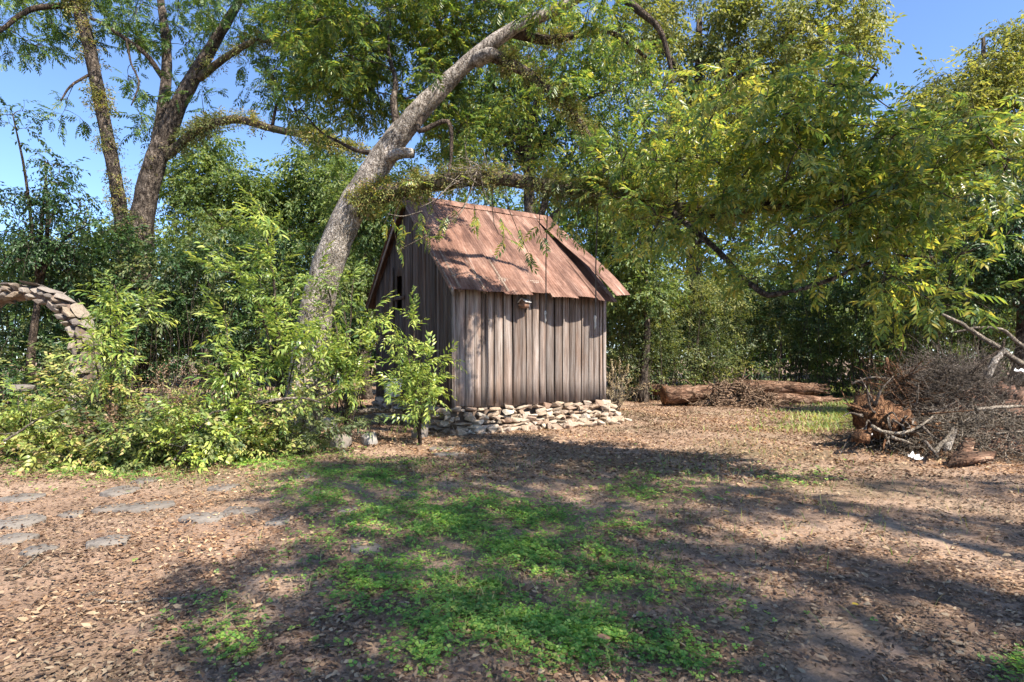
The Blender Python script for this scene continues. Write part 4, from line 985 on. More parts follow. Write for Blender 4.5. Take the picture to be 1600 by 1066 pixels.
# ------------------------------------------------------------------ shrubs at left
def shrub(name, label, base, stems, mat, tpls, size=1.0, per=14, side=0.35, bark='twig', lo=0.25, cat='shrub', group=None, droop=0.2, sides=3):
    """stems: list of (dx, dy, height, lean bow); shoots leave each stem on all sides"""
    b = np.array([base[0], base[1], float(gz(*base[:2]))])
    t = thing(name, label, cat, tuple(b), group=group)
    st, lf_ = MB(), MB()
    for (dx, dy, hh, bow) in stems:
        k = 9; ts = np.linspace(0, 1, k)
        path = np.stack([dx * ts ** 1.5, dy * ts ** 1.5, hh * (1 - (1 - ts) ** (1 + bow))], 1) + np.cumsum(rng.normal(0, 0.012, (k, 3)), 0)
        path[0] = (0.02 * rng.normal(), 0.02 * rng.normal(), -0.05)
        tube(st, path, np.linspace(0.018, 0.005, k) * (0.6 + 0.25 * hh), 5)
        i = rng.uniform(lo, 1, per) * (k - 1.001); ki = i.astype(int); fr = (i - ki)[:, None]
        p = path[ki] * (1 - fr) + path[ki + 1] * fr; tan = unit(path[ki + 1] - path[ki])
        d = unit(tan * 0.5 + rdir(per, 0.1) * 0.9)
        e = p + d * (side * rng.uniform(0.3, 1.1, per) * (1.15 - 0.6 * i / k))[:, None]
        tubes_many(st, p, e, 0.005, 0.002, 0.06)
        for s in np.linspace(0.25, 1.0, sides):
            put_leaves(lf_, tpls, p * (1 - s) + e * s, unit(d * 0.8 + rdir(per, -droop, 0.6) * 0.7), size, 0.5)
        put_leaves(lf_, tpls, path[-3:], unit(np.tile(tan[-1], (3, 1)) + rdir(3, -0.1) * 0.4), size, 0.4)
    st.build('stems', M[bark], t, smooth=True)
    lf_.build('foliage', M[mat], t, kind='stuff')
    return t

def at(u, y): return ((u - U0) / FPX * y, y)
def st(u, v, y, b, bow=0.5):                               # a stem whose tip shows at u, v and stands at base b
    p = P(u, v, y); return (p[0] - b[0], p[1] - b[1], p[2], bow)
b = at(440, 9.9)
shrub('peach_sapling', 'tall bright green sapling with an arching tip left of the leaning trunk', b, [st(402, 335, 9.6, b, 0.9), st(425, 400, 9.6, b), st(470, 450, 9.8, b), st(390, 455, 9.5, b), st(330, 425, 9.2, b, 1.3), st(440, 520, 9.4, b), st(480, 520, 9.6, b)], 'peach', T_PEACH, 0.90, 11, 0.26, lo=0.30, droop=0.0)
b = at(545, 10.2)
shrub('peach_bush', 'leafy bright bush in front of the leaning trunk base', b, [st(505, 425, 10.2, b), st(525, 450, 10.1, b), st(555, 440, 10.2, b), st(490, 470, 10.0, b), st(500, 520, 9.9, b), st(515, 560, 9.8, b), st(585, 480, 10.2, b), st(540, 520, 9.9, b), st(600, 530, 10.1, b), st(480, 560, 9.8, b), st(570, 570, 9.9, b)], 'peach', T_PEACH, 0.86, 7, 0.26, droop=0.0)
b = at(655, 10.6)
shrub('peach_bush', 'leafy bush against the dark gable end of the shed', b, [st(648, 470, 10.6, b), st(620, 520, 10.5, b), st(675, 550, 10.6, b), st(640, 575, 10.4, b), st(698, 560, 10.7, b), st(610, 600, 10.4, b), st(665, 615, 10.3, b)], 'peach', T_PEACH, 0.78, 11, 0.24, droop=0.0)
b = at(205, 9.6)
shrub('young_sapling', 'slender young sapling with bare lower stem beside the stone arch', b, [st(185, 440, 9.5, b, 0.3), st(232, 462, 9.6, b, 0.3), st(165, 468, 9.5, b, 0.4)], 'peach', T_PEACH, 0.85, 5, 0.24, lo=0.62)
b = at(170, 9.2)
shrub('young_sapling', 'short leafy sapling at the right foot of the stone arch', b, [st(168, 470, 9.1, b, 0.3), st(150, 530, 9.0, b), st(185, 540, 9.0, b)], 'peach', T_PEACH, 0.85, 6, 0.2, lo=0.4)
b = at(365, 9.0)
shrub('young_sapling', 'upright narrow sapling in the middle of the low shrubs', b, [st(352, 495, 8.9, b, 0.2), st(380, 570, 8.8, b), st(345, 590, 8.8, b)], 'peach', T_PEACH, 0.88, 8, 0.2, lo=0.35)
low = [(30, 8.9, 'at the left edge'), (110, 9.2, 'below the stone arch'), (190, 8.9, 'below the slender sapling'), (265, 9.3, 'below the dry brown weeds'), (330, 8.8, 'in the middle of the thicket'), (405, 9.0, 'below the tall sapling'), (470, 9.3, 'left of the sunlit rocks'), (-60, 8.8, 'beyond the left edge'), (70, 10.2, 'under the arch opening'), (300, 10.2, 'behind the middle of the thicket'), (230, 8.6, 'at the front of the thicket'), (130, 8.5, 'nearest the flagstones'), (150, 10.5, 'around the right foot of the arch'), (165, 9.8, 'growing up over the right leg of the arch')]
lowdone = []
for (u, y, where) in low:
    b = at(u, y); lowdone.append(u)
    kf = 0.45 if y < 8.7 else 0.9 if y < 9.7 else 1.5 if u in (150, 165) else 1.0
    ss = [(rng.normal(0, 0.7), rng.normal(0, 0.34), max(0.12, kf * rng.uniform(0.2, 1.0) * rng.uniform(0.6, 1.35)), 0.7) for _ in range(13)]
    shrub('low_shrub', 'sprawling yellow green low shrub ' + where, b, ss, ('vine', 'peach', 'vine', 'under')[len(lowdone) % 4], (T_LOW, T_PEACH, T_TWIG)[len(lowdone) % 3], (0.80, 0.62, 0.9)[len(lowdone) % 3], 7, 0.30, lo=0.15, group='low shrubs of the thicket', sides=2)
b = at(255, 9.4)
shrub('dry_weeds', 'dry brown weed stalks with dead leaves standing in the thicket', b, [(rng.normal(0, 0.35), rng.normal(0, 0.2), rng.uniform(0.7, 1.35), 0.4) for _ in range(16)], 'dead', T_FINE, 0.7, 8, 0.3, 'twig_pale', cat='weeds', sides=1)
b = at(160, 8.8)
shrub('dry_weeds', 'rust brown withered weed low below the arch foot', b, [(rng.normal(0, 0.15), rng.normal(0, 0.15), rng.uniform(0.35, 0.75), 0.4) for _ in range(10)], 'dead', T_LOW, 0.6, 7, 0.18, 'twig_brown', cat='weeds', sides=2)
b = at(962, 14.8)
shrub('dry_weeds', 'straw coloured weed stalks beside the right corner of the shed', b, [(rng.normal(0, 0.35), rng.normal(0, 0.2), rng.uniform(0.5, 1.4), 0.3) for _ in range(22)], 'straw', T_FINE, 0.55, 6, 0.25, 'twig_pale', cat='weeds', sides=1)

def dead_branch(pts, r_, mt, label, grp='dead branches in the thicket'):
    pp = [P(*q) for q in pts]; base = pp[0].copy(); base[2] = max(0, base[2] - 0.02)
    pa, ra = smooth_path([q - base for q in pp], np.linspace(r_, r_ * 0.4, len(pp)), 5)
    m = MB(); tube(m, pa + rng.normal(0, r_ * 0.12, pa.shape), ra, 8, 0.08)
    k = len(pa) // 2; A_ = pa[[k - 3, k, k + 2, -2]]; tubes_many(m, A_, A_ + unit(rng.normal(0, 1, (4, 3)) + [0, -0.2, 0.4]) * rng.uniform(0.2, 0.5, (4, 1)), r_ * 0.4, 0.003, 0.1, 4)
    o = m.build('dead_branch', M[mt], smooth=True); o.location = base; return tag(o, label, 'branch', grp)
dead_branch([(266, 728, 8.45), (290, 695, 8.5), (318, 662, 8.55), (332, 645, 8.6), (362, 640, 8.7)], 0.022, 'twig_brown', 'dark crooked dead branch slanting out of the thicket onto the ground')
dead_branch([(165, 708, 8.3), (200, 696, 8.35), (240, 690, 8.4), (290, 700, 8.4)], 0.016, 'twig_pale', 'pale dead branch lying along the front of the thicket')
dead_branch([(5, 690, 8.3), (30, 675, 8.4), (60, 655, 8.5), (95, 640, 8.7)], 0.02, 'twig_pale', 'pale dead branch in the shrubs at the left edge')
dead_branch([(390, 630, 8.8), (420, 626, 8.8), (465, 622, 8.9), (500, 628, 9.0)], 0.03, 'twig_brown', 'grey dead branch lying level below the tall sapling')

# ------------------------------------------------------------------ stone arch at left
AY = 11.2; ac = P(36, 0, AY)[0]; RO = 1.40; AZ = 3.04 - RO
arch = thing('stone_arch', 'rough brown fieldstone garden arch overgrown at the left edge', 'arch', (ac, AY, 0))
AM = [hull_mesh('arch_stone', (1, 1, 1), random.choice([11, 12, 14, 15]), M['arch_stone'], 0.3) for _ in range(10)]
core = MB(); ca = np.linspace(-0.15, math.pi + 0.15, 40); cv = []
pts_ = [(1.21, z) for z in np.linspace(-0.1, AZ, 8)] + [(1.21 * math.cos(t), AZ + 1.21 * math.sin(t)) for t in np.linspace(0.05, math.pi - 0.05, 30)] + [(-1.21, z) for z in np.linspace(AZ, -0.1, 8)]
tube(core, [(x, 0.0, z) for x, z in pts_], np.full(len(pts_), 0.13), 8, 0.05, flat=1.0); core.build('core', M['mortar'], arch)
def arch_stone(r, th, y, sr, st_, sy, side=0):
    o = link('stone', random.choice(AM), arch)
    if side: x, z, rot = side * r, th, math.pi / 2 if side > 0 else -math.pi / 2
    else: x, z, rot = r * math.cos(th), AZ + r * math.sin(th), math.pi / 2 - th
    o.location = (x, y, z); o.scale = (st_, sy, sr); o.rotation_euler = (random.uniform(-.12, .12), rot + random.uniform(-.12, .12), random.uniform(-.1, .1))
for y in (-0.16, 0.16):
    for (r, sr) in ((1.15, 0.15), (1.28, 0.13)):
        th = random.uniform(0, 0.1)
        while th < math.pi:
            w = random.uniform(0.10, 0.30); arch_stone(r + random.uniform(-.02, .02), th + w / r / 2, y + random.uniform(-.03, .03), sr * random.uniform(0.9, 1.15), w * 1.1, 0.26); th += w / r
        for side in (-1, 1):
            z = 0.0
            while z < AZ:
                w = random.uniform(0.16, 0.32); arch_stone(r, z + w / 2, y, sr * random.uniform(.95, 1.2), w * 1.08, 0.28, side); z += w
th = 0.12
while th < math.pi - 0.1:                                  # flat capping stones along the top
    w = random.uniform(0.25, 0.45); arch_stone(1.37 + random.uniform(-.02, .02), th + w / 2.74, random.uniform(-.05, .05), 0.06, w * 1.12, 0.46); th += w / 1.37

# ------------------------------------------------------------------ rocks and buckets by the shrubs
for (u, v, w, h, label) in ((516, 662, 22, 16, 'smooth pale grey rock on the bank left of the shed'), (578, 686, 24, 18, 'angular grey rock at the foot of the leafy bush'), (657, 678, 24, 16, 'brownish rock on the ground left of the shed stones'), (700, 663, 18, 12, 'small dark grey rock beside the shed base'),
                            (530, 690, 34, 22, 'broad sandy rock in the sunlit bank'), (35, 606, 34, 9, 'flat grey slab lying in the shrubs at the left edge')):
    y = 9.6 if u < 100 else FPX * CAM_H / (v + h * 0.5 - V0); p = P(u, v, y)
    s = y / FPX; me = hull_mesh('rock', (w * s * 1.05, w * s * 0.9, h * s * 1.25), 34, M['grey_rock'], 0.30)
    if u in (657, 530): me.materials[0] = M['arch_stone']
    if u == 35: me.materials[0] = M['slate']
    for pl in me.polygons: pl.use_smooth = False
    o = link('rock', me); o.location = (p[0], p[1], max(p[2], 0.02)); o.rotation_euler = (0, 0, random.uniform(0, 6)); tag(o, label, 'rock')
def bucket(u, v, y, r, h, mat, rim, label):
    p = P(u, v, y); t = thing('bucket', label, 'bucket', (p[0], p[1], p[2] - h / 2), 0.4)
    m = MB(); a_ = np.linspace(0, 2 * np.pi, 20, endpoint=False)
    ring = lambda r_, z_: np.stack([r_ * np.cos(a_), r_ * np.sin(a_), np.full(20, z_)], 1)
    j = np.arange(20); k = (j + 1) % 20
    V = np.concatenate([ring(r * 0.85, 0), ring(r, h), ring(r * 0.94, h), ring(r * 0.8, 0.02)])
    m.add(V, np.concatenate([np.stack([j + 20 * i, k + 20 * i, k + 20 * i + 20, j + 20 * i + 20], 1) for i in range(3)])); m.f.append((np.array([list(range(60, 80))]), 0)); m.build('body', mat, t, smooth=True)
    m = MB(); tube(m, np.concatenate([ring(r * 1.03, h), ring(r * 1.03, h)[:1]]), np.full(21, 0.016), 6, cap=False); m.build('rim', rim, t, smooth=True)
    m = MB(); aa = np.linspace(0, math.pi, 12); tube(m, np.stack([r * 1.04 * np.cos(aa), -0.35 * r * np.sin(aa) - 0.03, h - 0.03 - 0.6 * h * np.sin(aa)], 1), np.full(12, 0.006), 5); m.build('handle', M['grey_metal'], t, smooth=True)
bucket(541, 606, 10.9, 0.17, 0.38, M['blue'], M['white_plastic'], 'faded blue bucket with white rim half hidden by the bush')
bucket(613, 606, 11.6, 0.18, 0.34, M['grey_metal'], M['grey_metal'], 'grey bucket in shade beside the shed gable')
m = MB(); pts = [P(545, 645, 10.6), P(600, 641, 10.7), P(660, 646, 10.8)]
pa, ra = smooth_path(pts, [0.05, 0.045, 0.04]); tube(m, pa, ra, 8, 0.1); o = m.build('fallen_branch', M['twig_brown'], smooth=True); tag(o, 'dead branch lying along the bank left of the shed', 'branch')

# ------------------------------------------------------------------ fallen logs
def log(pts, rads, label, jag=False, ends=True):
    path, rad = smooth_path(pts, rads, 5); base = path[0].copy(); base[2] = 0
    t = thing('fallen_log', label, 'log', tuple(base), group='fallen logs')
    m = MB(); tube(m, path - base, rad, 22, 0.13); m.build('trunk_wood', M['log'], t)
    d0 = unit(path[0] - path[1]); d1 = unit(path[-1] - path[-2])
    m = MB(); tube(m, [path[0] - base - d0 * 0.01, path[0] - base + d0 * 0.012], [rad[0] * 0.93, rad[0] * 0.90], 16, 0.03); m.build('cut_end', M['log_end'], t)
    if jag:
        m = MB(); n = 26; a_ = rng.uniform(0, 6.28, n); s = unit(np.cross(d1, [0, 0, 1.0])); u_ = np.cross(s, d1)
        A_ = path[-1] - base + (np.cos(a_)[:, None] * s + np.sin(a_)[:, None] * u_) * (rad[-1] * rng.uniform(0.3, 0.95, n))[:, None] - d1 * 0.15
        tubes_many(m, A_, A_ + d1 * rng.uniform(0.2, 0.6, (n, 1)) + rng.normal(0, 0.05, (n, 3)), 0.07, 0.01, 0.03); m.build('splintered_end', M['log'], t)
    return t
log([P(1012, 606, 20.6), P(1035, 610, 20.4), P(1075, 612, 20.2)], [.20, .21, .20], 'short sawn log at the left back of the log heap')
log([P(1037, 618, 18.6), P(1070, 617, 18.7), P(1110, 614, 18.9), P(1150, 616, 19.2)], [.31, .29, .27, .24], 'thick sawn log with round end facing left in front of the heap')
log([P(1145, 602, 21.0), P(1190, 604, 20.8), P(1240, 607, 20.6), P(1278, 608, 20.4)], [.16, .22, .22, .18], 'long log lying at the back right of the heap', True)
log([P(1160, 620, 19.6), P(1200, 623, 19.4), P(1250, 627, 19.2), P(1298, 627, 19.2)], [.15, .21, .23, .12], 'long reddish log with splintered right end in front', True)
log([P(1214, 636, 18.2), P(1250, 644, 17.6), P(1296, 651, 17.2)], [.07, .09, .085], 'thin branch log lying on the grass in front of the long log')

def mound(name, label, cx, cy, rx, ry, hh, mat, cat=None, n=40, rough=0.06, parent=None, kind=None):
    a_ = np.linspace(0, 1, n); q_ = np.linspace(0, 2 * np.pi, 48, endpoint=False)
    V = []; ph = rng.uniform(0, 6.28, 6)
    for r_ in a_:
        x = cx + rx * r_ * np.cos(q_); y = cy + ry * r_ * np.sin(q_)
        z = hh * (1 - r_ ** 2) * (0.75 + 0.25 * np.sin(3 * q_ + ph[0]) * r_ + 0.15 * np.sin(5 * q_ + ph[1] + 4 * r_)) + gz(x, y) - 0.10 * r_ + rng.normal(0, rough * hh, 48) * (r_ < 0.98)
        V.append(np.stack([x, y, z], 1))
    V = np.concatenate(V); i = (np.arange(n - 1)[:, None] * 48 + np.arange(48)[None]); i2 = np.arange(n - 1)[:, None] * 48 + (np.arange(48)[None] + 1) % 48
    F = np.stack([i, i + 48, i2 + 48, i2], -1).reshape(-1, 4)
    m = MB().add(V, F); o = m.build(name, mat, parent, kind=kind)
    return o
c = G(1140, 632)
o = mound('bark_debris', '', P(1135, 0, 19.2)[0], 19.0, 1.6, 0.8, 0.62, M['shred'], kind='stuff', rough=0.12); tag(o, 'heap of shredded bark and splintered wood over the fallen logs')
def tangle(name, label, cx, cy, rx, ry, hh, n, mat, ln=(0.2, 0.8), r=(0.004, 0.012), z0=0.0, up=0.0):
    m = MB(); a_ = rng.uniform(0, 6.28, n); q_ = np.sqrt(rng.random(n))
    x = cx + rx * q_ * np.cos(a_); y = cy + ry * q_ * np.sin(a_); zt = hh * (1 - q_ ** 2) * rng.uniform(0.75, 1.08, n) + z0
    A_ = np.stack([x, y, np.maximum(zt + gz(x, y), 0.02)], 1); l_ = rng.uniform(ln[0], ln[1], (n, 1))
    B_ = A_ + unit(rng.normal(0, 1, (n, 3)) * [1, 1, 0.55] + [0, 0, up]) * l_; B_[:, 2] = np.maximum(B_[:, 2], 0.01 + gz(B_[:, 0], B_[:, 1]))
    tubes_many(m, A_, B_, rng.uniform(r[0], r[1], n), rng.uniform(r[0] * 0.3, r[0], n), 0.14, 4)
    o = m.build(name, mat, kind='stuff', smooth=True); return tag(o, label)
tangle('splinters', 'splintered sticks sticking out of the bark heap on the logs', P(1135, 0, 19.0)[0], 18.9, 1.7, 0.8, 0.72, 520, M['shred'], (0.15, 0.75), (0.014, 0.045))

# ------------------------------------------------------------------ brush pile at right
bx_, by_ = P(1500, 0, 10.6)[0], 10.9
o = mound('dirt_mound', '', bx_ + 1.25, by_ + 0.4, 2.6, 1.6, 1.10, M['dirt'], kind='structure', rough=0.07); tag(o, 'mound of dug red dirt under the brush pile')
tangle('brush', 'dense grey brown tangle of dead twigs on top of the brush pile', P(1475, 0, 11)[0], 11.0, 1.45, 0.8, 1.5, 3400, M['twig_brown'], (0.2, 0.75), (0.003, 0.008), 0.0, 0.15)
tangle('brush', 'upright spray of thin bare twigs behind the brush pile', P(1525, 0, 12)[0], 12.0, 1.6, 0.7, 1.3, 1300, M['twig_brown'], (0.5, 1.3), (0.003, 0.008), 0.0, 0.9)
tangle('brush', 'litter of broken sticks spread over the slope of the pile', P(1560, 0, 9.6)[0], 9.8, 2.2, 1.25, 0.65, 2800, M['twig_pale'], (0.12, 0.5), (0.004, 0.012))
tangle('brush', 'orange brown root hairs tangled above the torn stump', P(1405, 0, 11.0)[0], 11.0, 0.55, 0.45, 1.4, 420, M['root_wood'], (0.3, 0.9), (0.004, 0.013), 0.0, 0.2)
# torn stump with roots
sp = P(1385, 650, 9.9); stump = thing('torn_stump', 'torn orange brown stump with dangling roots at the left end of the brush pile', 'stump', (sp[0], sp[1], 0))
pa, ra = smooth_path([(-0.42, -0.1, 0.42), (-0.20, -0.05, 0.50), (0.12, 0.02, 0.42), (0.42, 0.10, 0.26), (0.8, 0.2, 0.12)], [0.30, 0.43, 0.42, 0.26, 0.14], 4)
pa, ra = smooth_path(pa, ra, 2); m = MB(); tube(m, pa, ra * 0.9, 30, 0.20); m.build('root_ball', M['root_wood'], stump)
for k in range(60):
    d = unit(np.array([rng.normal(0, 0.8), rng.normal(-0.5, 0.6), rng.normal(0.1, 0.7)])); s = np.array([rng.uniform(-0.4, 0.4), -0.1, 0.5]) + d * 0.3
    l_ = rng.uniform(0.3, 0.9); e = s + d * l_ + np.array([0, 0, -0.3 * l_]); e[2] = max(e[2], 0.03)
    pa, ra = smooth_path([s, (s + e) / 2 + rng.normal(0, 0.08, 3), e], [rng.uniform(0.012, 0.035), 0.014, 0.005], 4)
    m = MB(); tube(m, pa, ra, 6, 0.08); m.build('root', M['twig_brown'] if k % 3 else M['root_wood'], stump, smooth=True)
branches = [
    ([(1600, 572, 11.2), (1562, 545, 11.3), (1530, 525, 11.4), (1500, 505, 11.5), (1470, 490, 11.6)], 0.06, 'twig_pale', 'long pale bare branch slanting up left behind the brush pile'),
    ([(1620, 560, 11.6), (1590, 535, 11.6), (1565, 515, 11.6), (1530, 512, 11.7), (1490, 520, 11.8)], 0.045, 'twig_pale', 'curved pale branch at the right edge above the pile'),
    ([(1540, 590, 11.0), (1558, 560, 11.0), (1572, 545, 11.0)], 0.07, 'bark_pale', 'short thick forked limb standing in the brush pile'),
    ([(1518, 585, 11.1), (1540, 562, 11.1), (1562, 548, 11.1), (1570, 530, 11.1)], 0.045, 'bark_dark', 'dark leaning limb beside the thick forked limb'),
    ([(1362, 666, 9.2), (1380, 675, 9.1), (1410, 676, 9.1), (1440, 664, 9.3), (1470, 640, 9.8)], 0.035, 'twig_pale', 'pale curved root branch lying in front of the stump'),
    ([(1392, 682, 8.9), (1425, 694, 8.8)], 0.03, 'twig_pale', 'short pale stick in front of the stump'),
    ([(1444, 690, 8.7), (1458, 705, 8.5), (1466, 716, 8.3)], 0.028, 'twig_brown', 'brown stick slanting to the ground by the white scrap'),
    ([(1460, 706, 8.6), (1475, 690, 8.8), (1490, 672, 9.0)], 0.04, 'twig_pale', 'pale thick stick leaning beside the bark slab'),
    ([(1525, 640, 9.6), (1560, 637, 9.6), (1600, 635, 9.6), (1660, 636, 9.6)], 0.035, 'twig_pale', 'straight pale pole lying across the brush pile'),
    ([(1555, 678, 9.0), (1600, 674, 9.0), (1640, 676, 9.0)], 0.022, 'twig_pale', 'thin pale pole lying lower on the pile'),
    ([(1578, 672, 9.0), (1577, 690, 8.9), (1576, 702, 8.7)], 0.03, 'bark_dark', 'dark peg standing in the pile at right'),
    ([(1385, 560, 11.2), (1392, 585, 11.0), (1405, 605, 10.8), (1415, 620, 10.6)], 0.03, 'root_wood', 'orange root curving down above the stump'),
    ([(1330, 600, 11.6), (1360, 590, 11.4), (1395, 592, 11.2), (1440, 590, 11.0)], 0.02, 'twig_pale', 'thin pale twig branch reaching left over the grass'),
]
for pts, r_, mt, label in branches:
    pp = [P(*q) for q in pts]; base = pp[0].copy(); base[2] = max(0, base[2] - 0.02)
    pa, ra = smooth_path([q - base for q in pp], np.linspace(r_, r_ * 0.45, len(pp)), 5)
    m = MB(); tube(m, pa + rng.normal(0, r_ * 0.12, pa.shape), ra, 8, 0.08); o = m.build('dead_branch', M[mt], smooth=True); o.location = base; tag(o, label, 'branch', 'bare branches of the brush pile')
def slab(pts, th, mat, label):
    """split piece of wood or bark: outline in the ground plane, tilted"""
    p0 = np.mean(pts, 0); m = MB(); n = len(pts); t = [q - p0 + np.array([0, 0, th]) for q in pts]; b_ = [q - p0 for q in pts]
    m.add(b_ + t, [list(range(n))[::-1], list(range(n, 2 * n))] + [[i, (i + 1) % n, n + (i + 1) % n, n + i] for i in range(n)])
    o = m.build('wood_slab', M[mat]); o.location = p0; return tag(o, label, 'wood slab', 'split slabs on the brush pile')
slab([P(1482, 731, 8.25), P(1552, 720, 8.5), P(1556, 712, 8.7), P(1490, 712, 8.75)], 0.07, 'log', 'long split slab of brown wood at the front of the brush pile')
slab([P(1498, 712, 8.7), P(1518, 712, 8.7), P(1526, 692, 9.0), P(1508, 690, 9.0)], 0.06, 'log', 'short tilted slab leaning on the long slab')
slab([P(1474, 705, 8.9), P(1486, 706, 8.9), P(1496, 676, 9.2), P(1488, 672, 9.2)], 0.05, 'bark_pale', 'upright grey bark slab beside the short tilted slab')
slab([P(1570, 742, 8.1), P(1640, 745, 8.0), P(1640, 735, 8.3), P(1575, 736, 8.2)], 0.05, 'log', 'reddish slab lying at the right edge on the leaves')
slab([P(1330, 690, 9.2), P(1358, 694, 9.1), P(1362, 682, 9.3), P(1338, 680, 9.3)], 0.10, 'root_wood', 'broken dark chunk of wood left of the stump')
def scrap(u, v, y, w, label):
    p = P(u, v, y); m = MB(); n = 7; x = np.linspace(-w, w, n); X_, Y_ = np.meshgrid(x, x * 0.6); Z_ = 0.03 * np.abs(rng.normal(0, 1, X_.shape)) + 0.02
    ix = (np.arange(n - 1)[:, None] * n + np.arange(n - 1)[None]).ravel(); m.add(np.stack([X_, Y_, Z_], -1).reshape(-1, 3), np.stack([ix, ix + 1, ix + n + 1, ix + n], -1))
    o = m.build('paper_scrap', M['paper']); o.location = (p[0], p[1], p[2] - 0.02); o.rotation_euler = (0.3, 0.1, random.uniform(0, 3)); return tag(o, label, 'scrap', 'white scraps in the brush pile')
scrap(1430, 716, 8.9, 0.10, 'white crumpled scrap lying on the ground at the foot of the pile')
scrap(1356, 680, 9.4, 0.08, 'small white scrap beside the torn stump')
scrap(1592, 582, 10.9, 0.12, 'white crumpled scrap caught high in the pile at the right edge')

# ------------------------------------------------------------------ ground cover
def ground_pts(n, ylo=2.2, yhi=24, bias=1.0):
    """points on the yard, thicker where it is seen closer"""
    y = ylo * (yhi / ylo) ** (rng.random(n) ** bias); x = rng.uniform(-1.02, 1.02, n) * y * 0.95
    return np.stack([x, y], 1)
def patch(p, blobs):
    """0..1 density from soft ground patches (u, v, half width px, half height px, weight) read from the photograph"""
    w = np.zeros(len(p))
    u = U0 + FPX * p[:, 0] / p[:, 1]; v = V0 + FPX * CAM_H / p[:, 1]
    for (a_, b_, c_, d_, k_) in blobs: w = np.maximum(w, k_ * np.exp(-(((u - a_) / c_) ** 2 + ((v - b_) / d_) ** 2)))
    return w
# dead leaves
p = ground_pts(150000, 2.0, 24, 0.88); pn = vnoise(p, 1.5, 3)
dens = 0.60 + 0.50 * pn + 0.30 * vnoise(p, 5.0, 31) - 0.55 * patch(p, [(740, 830, 190, 60, 1.0), (760, 960, 170, 70, .55), (430, 720, 90, 30, .9), (1320, 620, 55, 30, 1.2), (620, 760, 140, 40, .6)])
p = p[rng.random(len(p)) < dens]
n = len(p); a_ = rng.uniform(0, 6.28, n); d = np.stack([np.cos(a_), np.sin(a_), rng.normal(0, 0.16, n)], 1)
lm = MB(); z = gz(p[:, 0], p[:, 1]) + rng.uniform(0.004, 0.02, n); Mx = frames(d, rng.normal(0, 0.45, n)); S = rng.uniform(0.014, 0.046, n) * (1 + 0.5 * (rng.random(n) < 0.06)) * (1 + 0.035 * p[:, 1]); k = rng.integers(0, 5, n)
for i in range(5): scatter(lm, T_DEAD[i], Mx[k == i], S[k == i], np.concatenate([p, z[:, None]], 1)[k == i])
for (fx, fy, fw, fd, fz) in flag_spots:                    # leaves and crumbs of soil blown onto the flagstones
    n = int(20 + 420 * fw * fd); ex = rng.normal(0, 0.62, (n, 2)) * [fw, fd]; a_ = rng.uniform(0, 6.28, n); d = np.stack([np.cos(a_), np.sin(a_), rng.normal(0, 0.1, n)], 1)
    scatter(lm, T_DEAD[n % 5], frames(d, rng.normal(0, 0.3, n)), rng.uniform(0.014, 0.05, n), np.stack([fx + ex[:, 0], fy + ex[:, 1], np.full(n, fz + 0.034)], 1))
T_FAR = [leaf_card((-0.5, 0, 0), np.array([1.0, 0, 0]), 1.0, 0.5, False, r_, 0.25) for r_ in (-0.2, 0.0, 0.2)]
q = np.stack([rng.uniform(-13, 15, 150000), rng.uniform(7.5, 24, 150000)], 1); q = q[(np.abs(q[:, 0]) < q[:, 1] * 0.95) & (rng.random(len(q)) < 0.62 + 0.4 * vnoise(q, 1.1, 51) - 0.9 * patch(q, [(1320, 620, 50, 30, 1.0)]))]; n = len(q)
a_ = rng.uniform(0, 6.28, n); d = np.stack([np.cos(a_), np.sin(a_), rng.normal(0, 0.3, n)], 1); Mx = frames(d, rng.normal(0, 0.6, n)); k = rng.integers(0, 3, n); S = rng.uniform(0.03, 0.085, n); T = np.concatenate([q, (gz(q[:, 0], q[:, 1]) + rng.uniform(0.005, 0.03, n))[:, None]], 1)
for i in range(3): scatter(lm, T_FAR[i], Mx[k == i], S[k == i], T[k == i])
tag(lm.build('leaf_litter', M['dead'], kind='stuff'), 'brown fallen leaves scattered all over the yard')
# clover and other low green plants
CL = [(740, 815, 140, 32, 1.25), (640, 800, 70, 24, .9), (860, 850, 120, 40, .75), (760, 900, 200, 45, .5), (820, 985, 190, 60, .55), (690, 1010, 90, 50, .5), (560, 750, 110, 28, .8), (430, 715, 80, 24, 1.0), (500, 770, 60, 26, .7), (620, 905, 90, 40, .5), (1010, 770, 80, 30, .35), (1040, 1010, 60, 50, .4), (560, 830, 70, 40, .4), (360, 990, 70, 40, .25), (1240, 745, 60, 14, .3), (120, 730, 160, 20, .5), (950, 920, 120, 50, .35), (1590, 1050, 30, 20, .5)]
p = ground_pts(420000, 2.2, 12, 1.0); dn = patch(p, CL) * np.clip(0.75 + 0.75 * vnoise(p, 3.2, 5), 0, 1.2) * np.clip(0.7 + 0.7 * vnoise(p, 9.0, 9), 0, 1.2)
p = p[rng.random(len(p)) < dn]; n = len(p)
cm = MB(); hgt = rng.uniform(0.015, 0.055, n); a_ = rng.uniform(0, 6.28, n); d = np.stack([np.cos(a_), np.sin(a_), rng.normal(0, 0.25, n)], 1)
T = np.concatenate([p, (gz(p[:, 0], p[:, 1]) + hgt)[:, None]], 1); scatter(cm, T_CLOVER, frames(d, rng.normal(0, 0.3, n)), rng.uniform(0.35, 1.35, n) * (1 + 0.03 * p[:, 1]), T)
tag(cm.build('clover', M['clover'], kind='stuff'), 'bright green clover and low weeds in the middle of the yard')
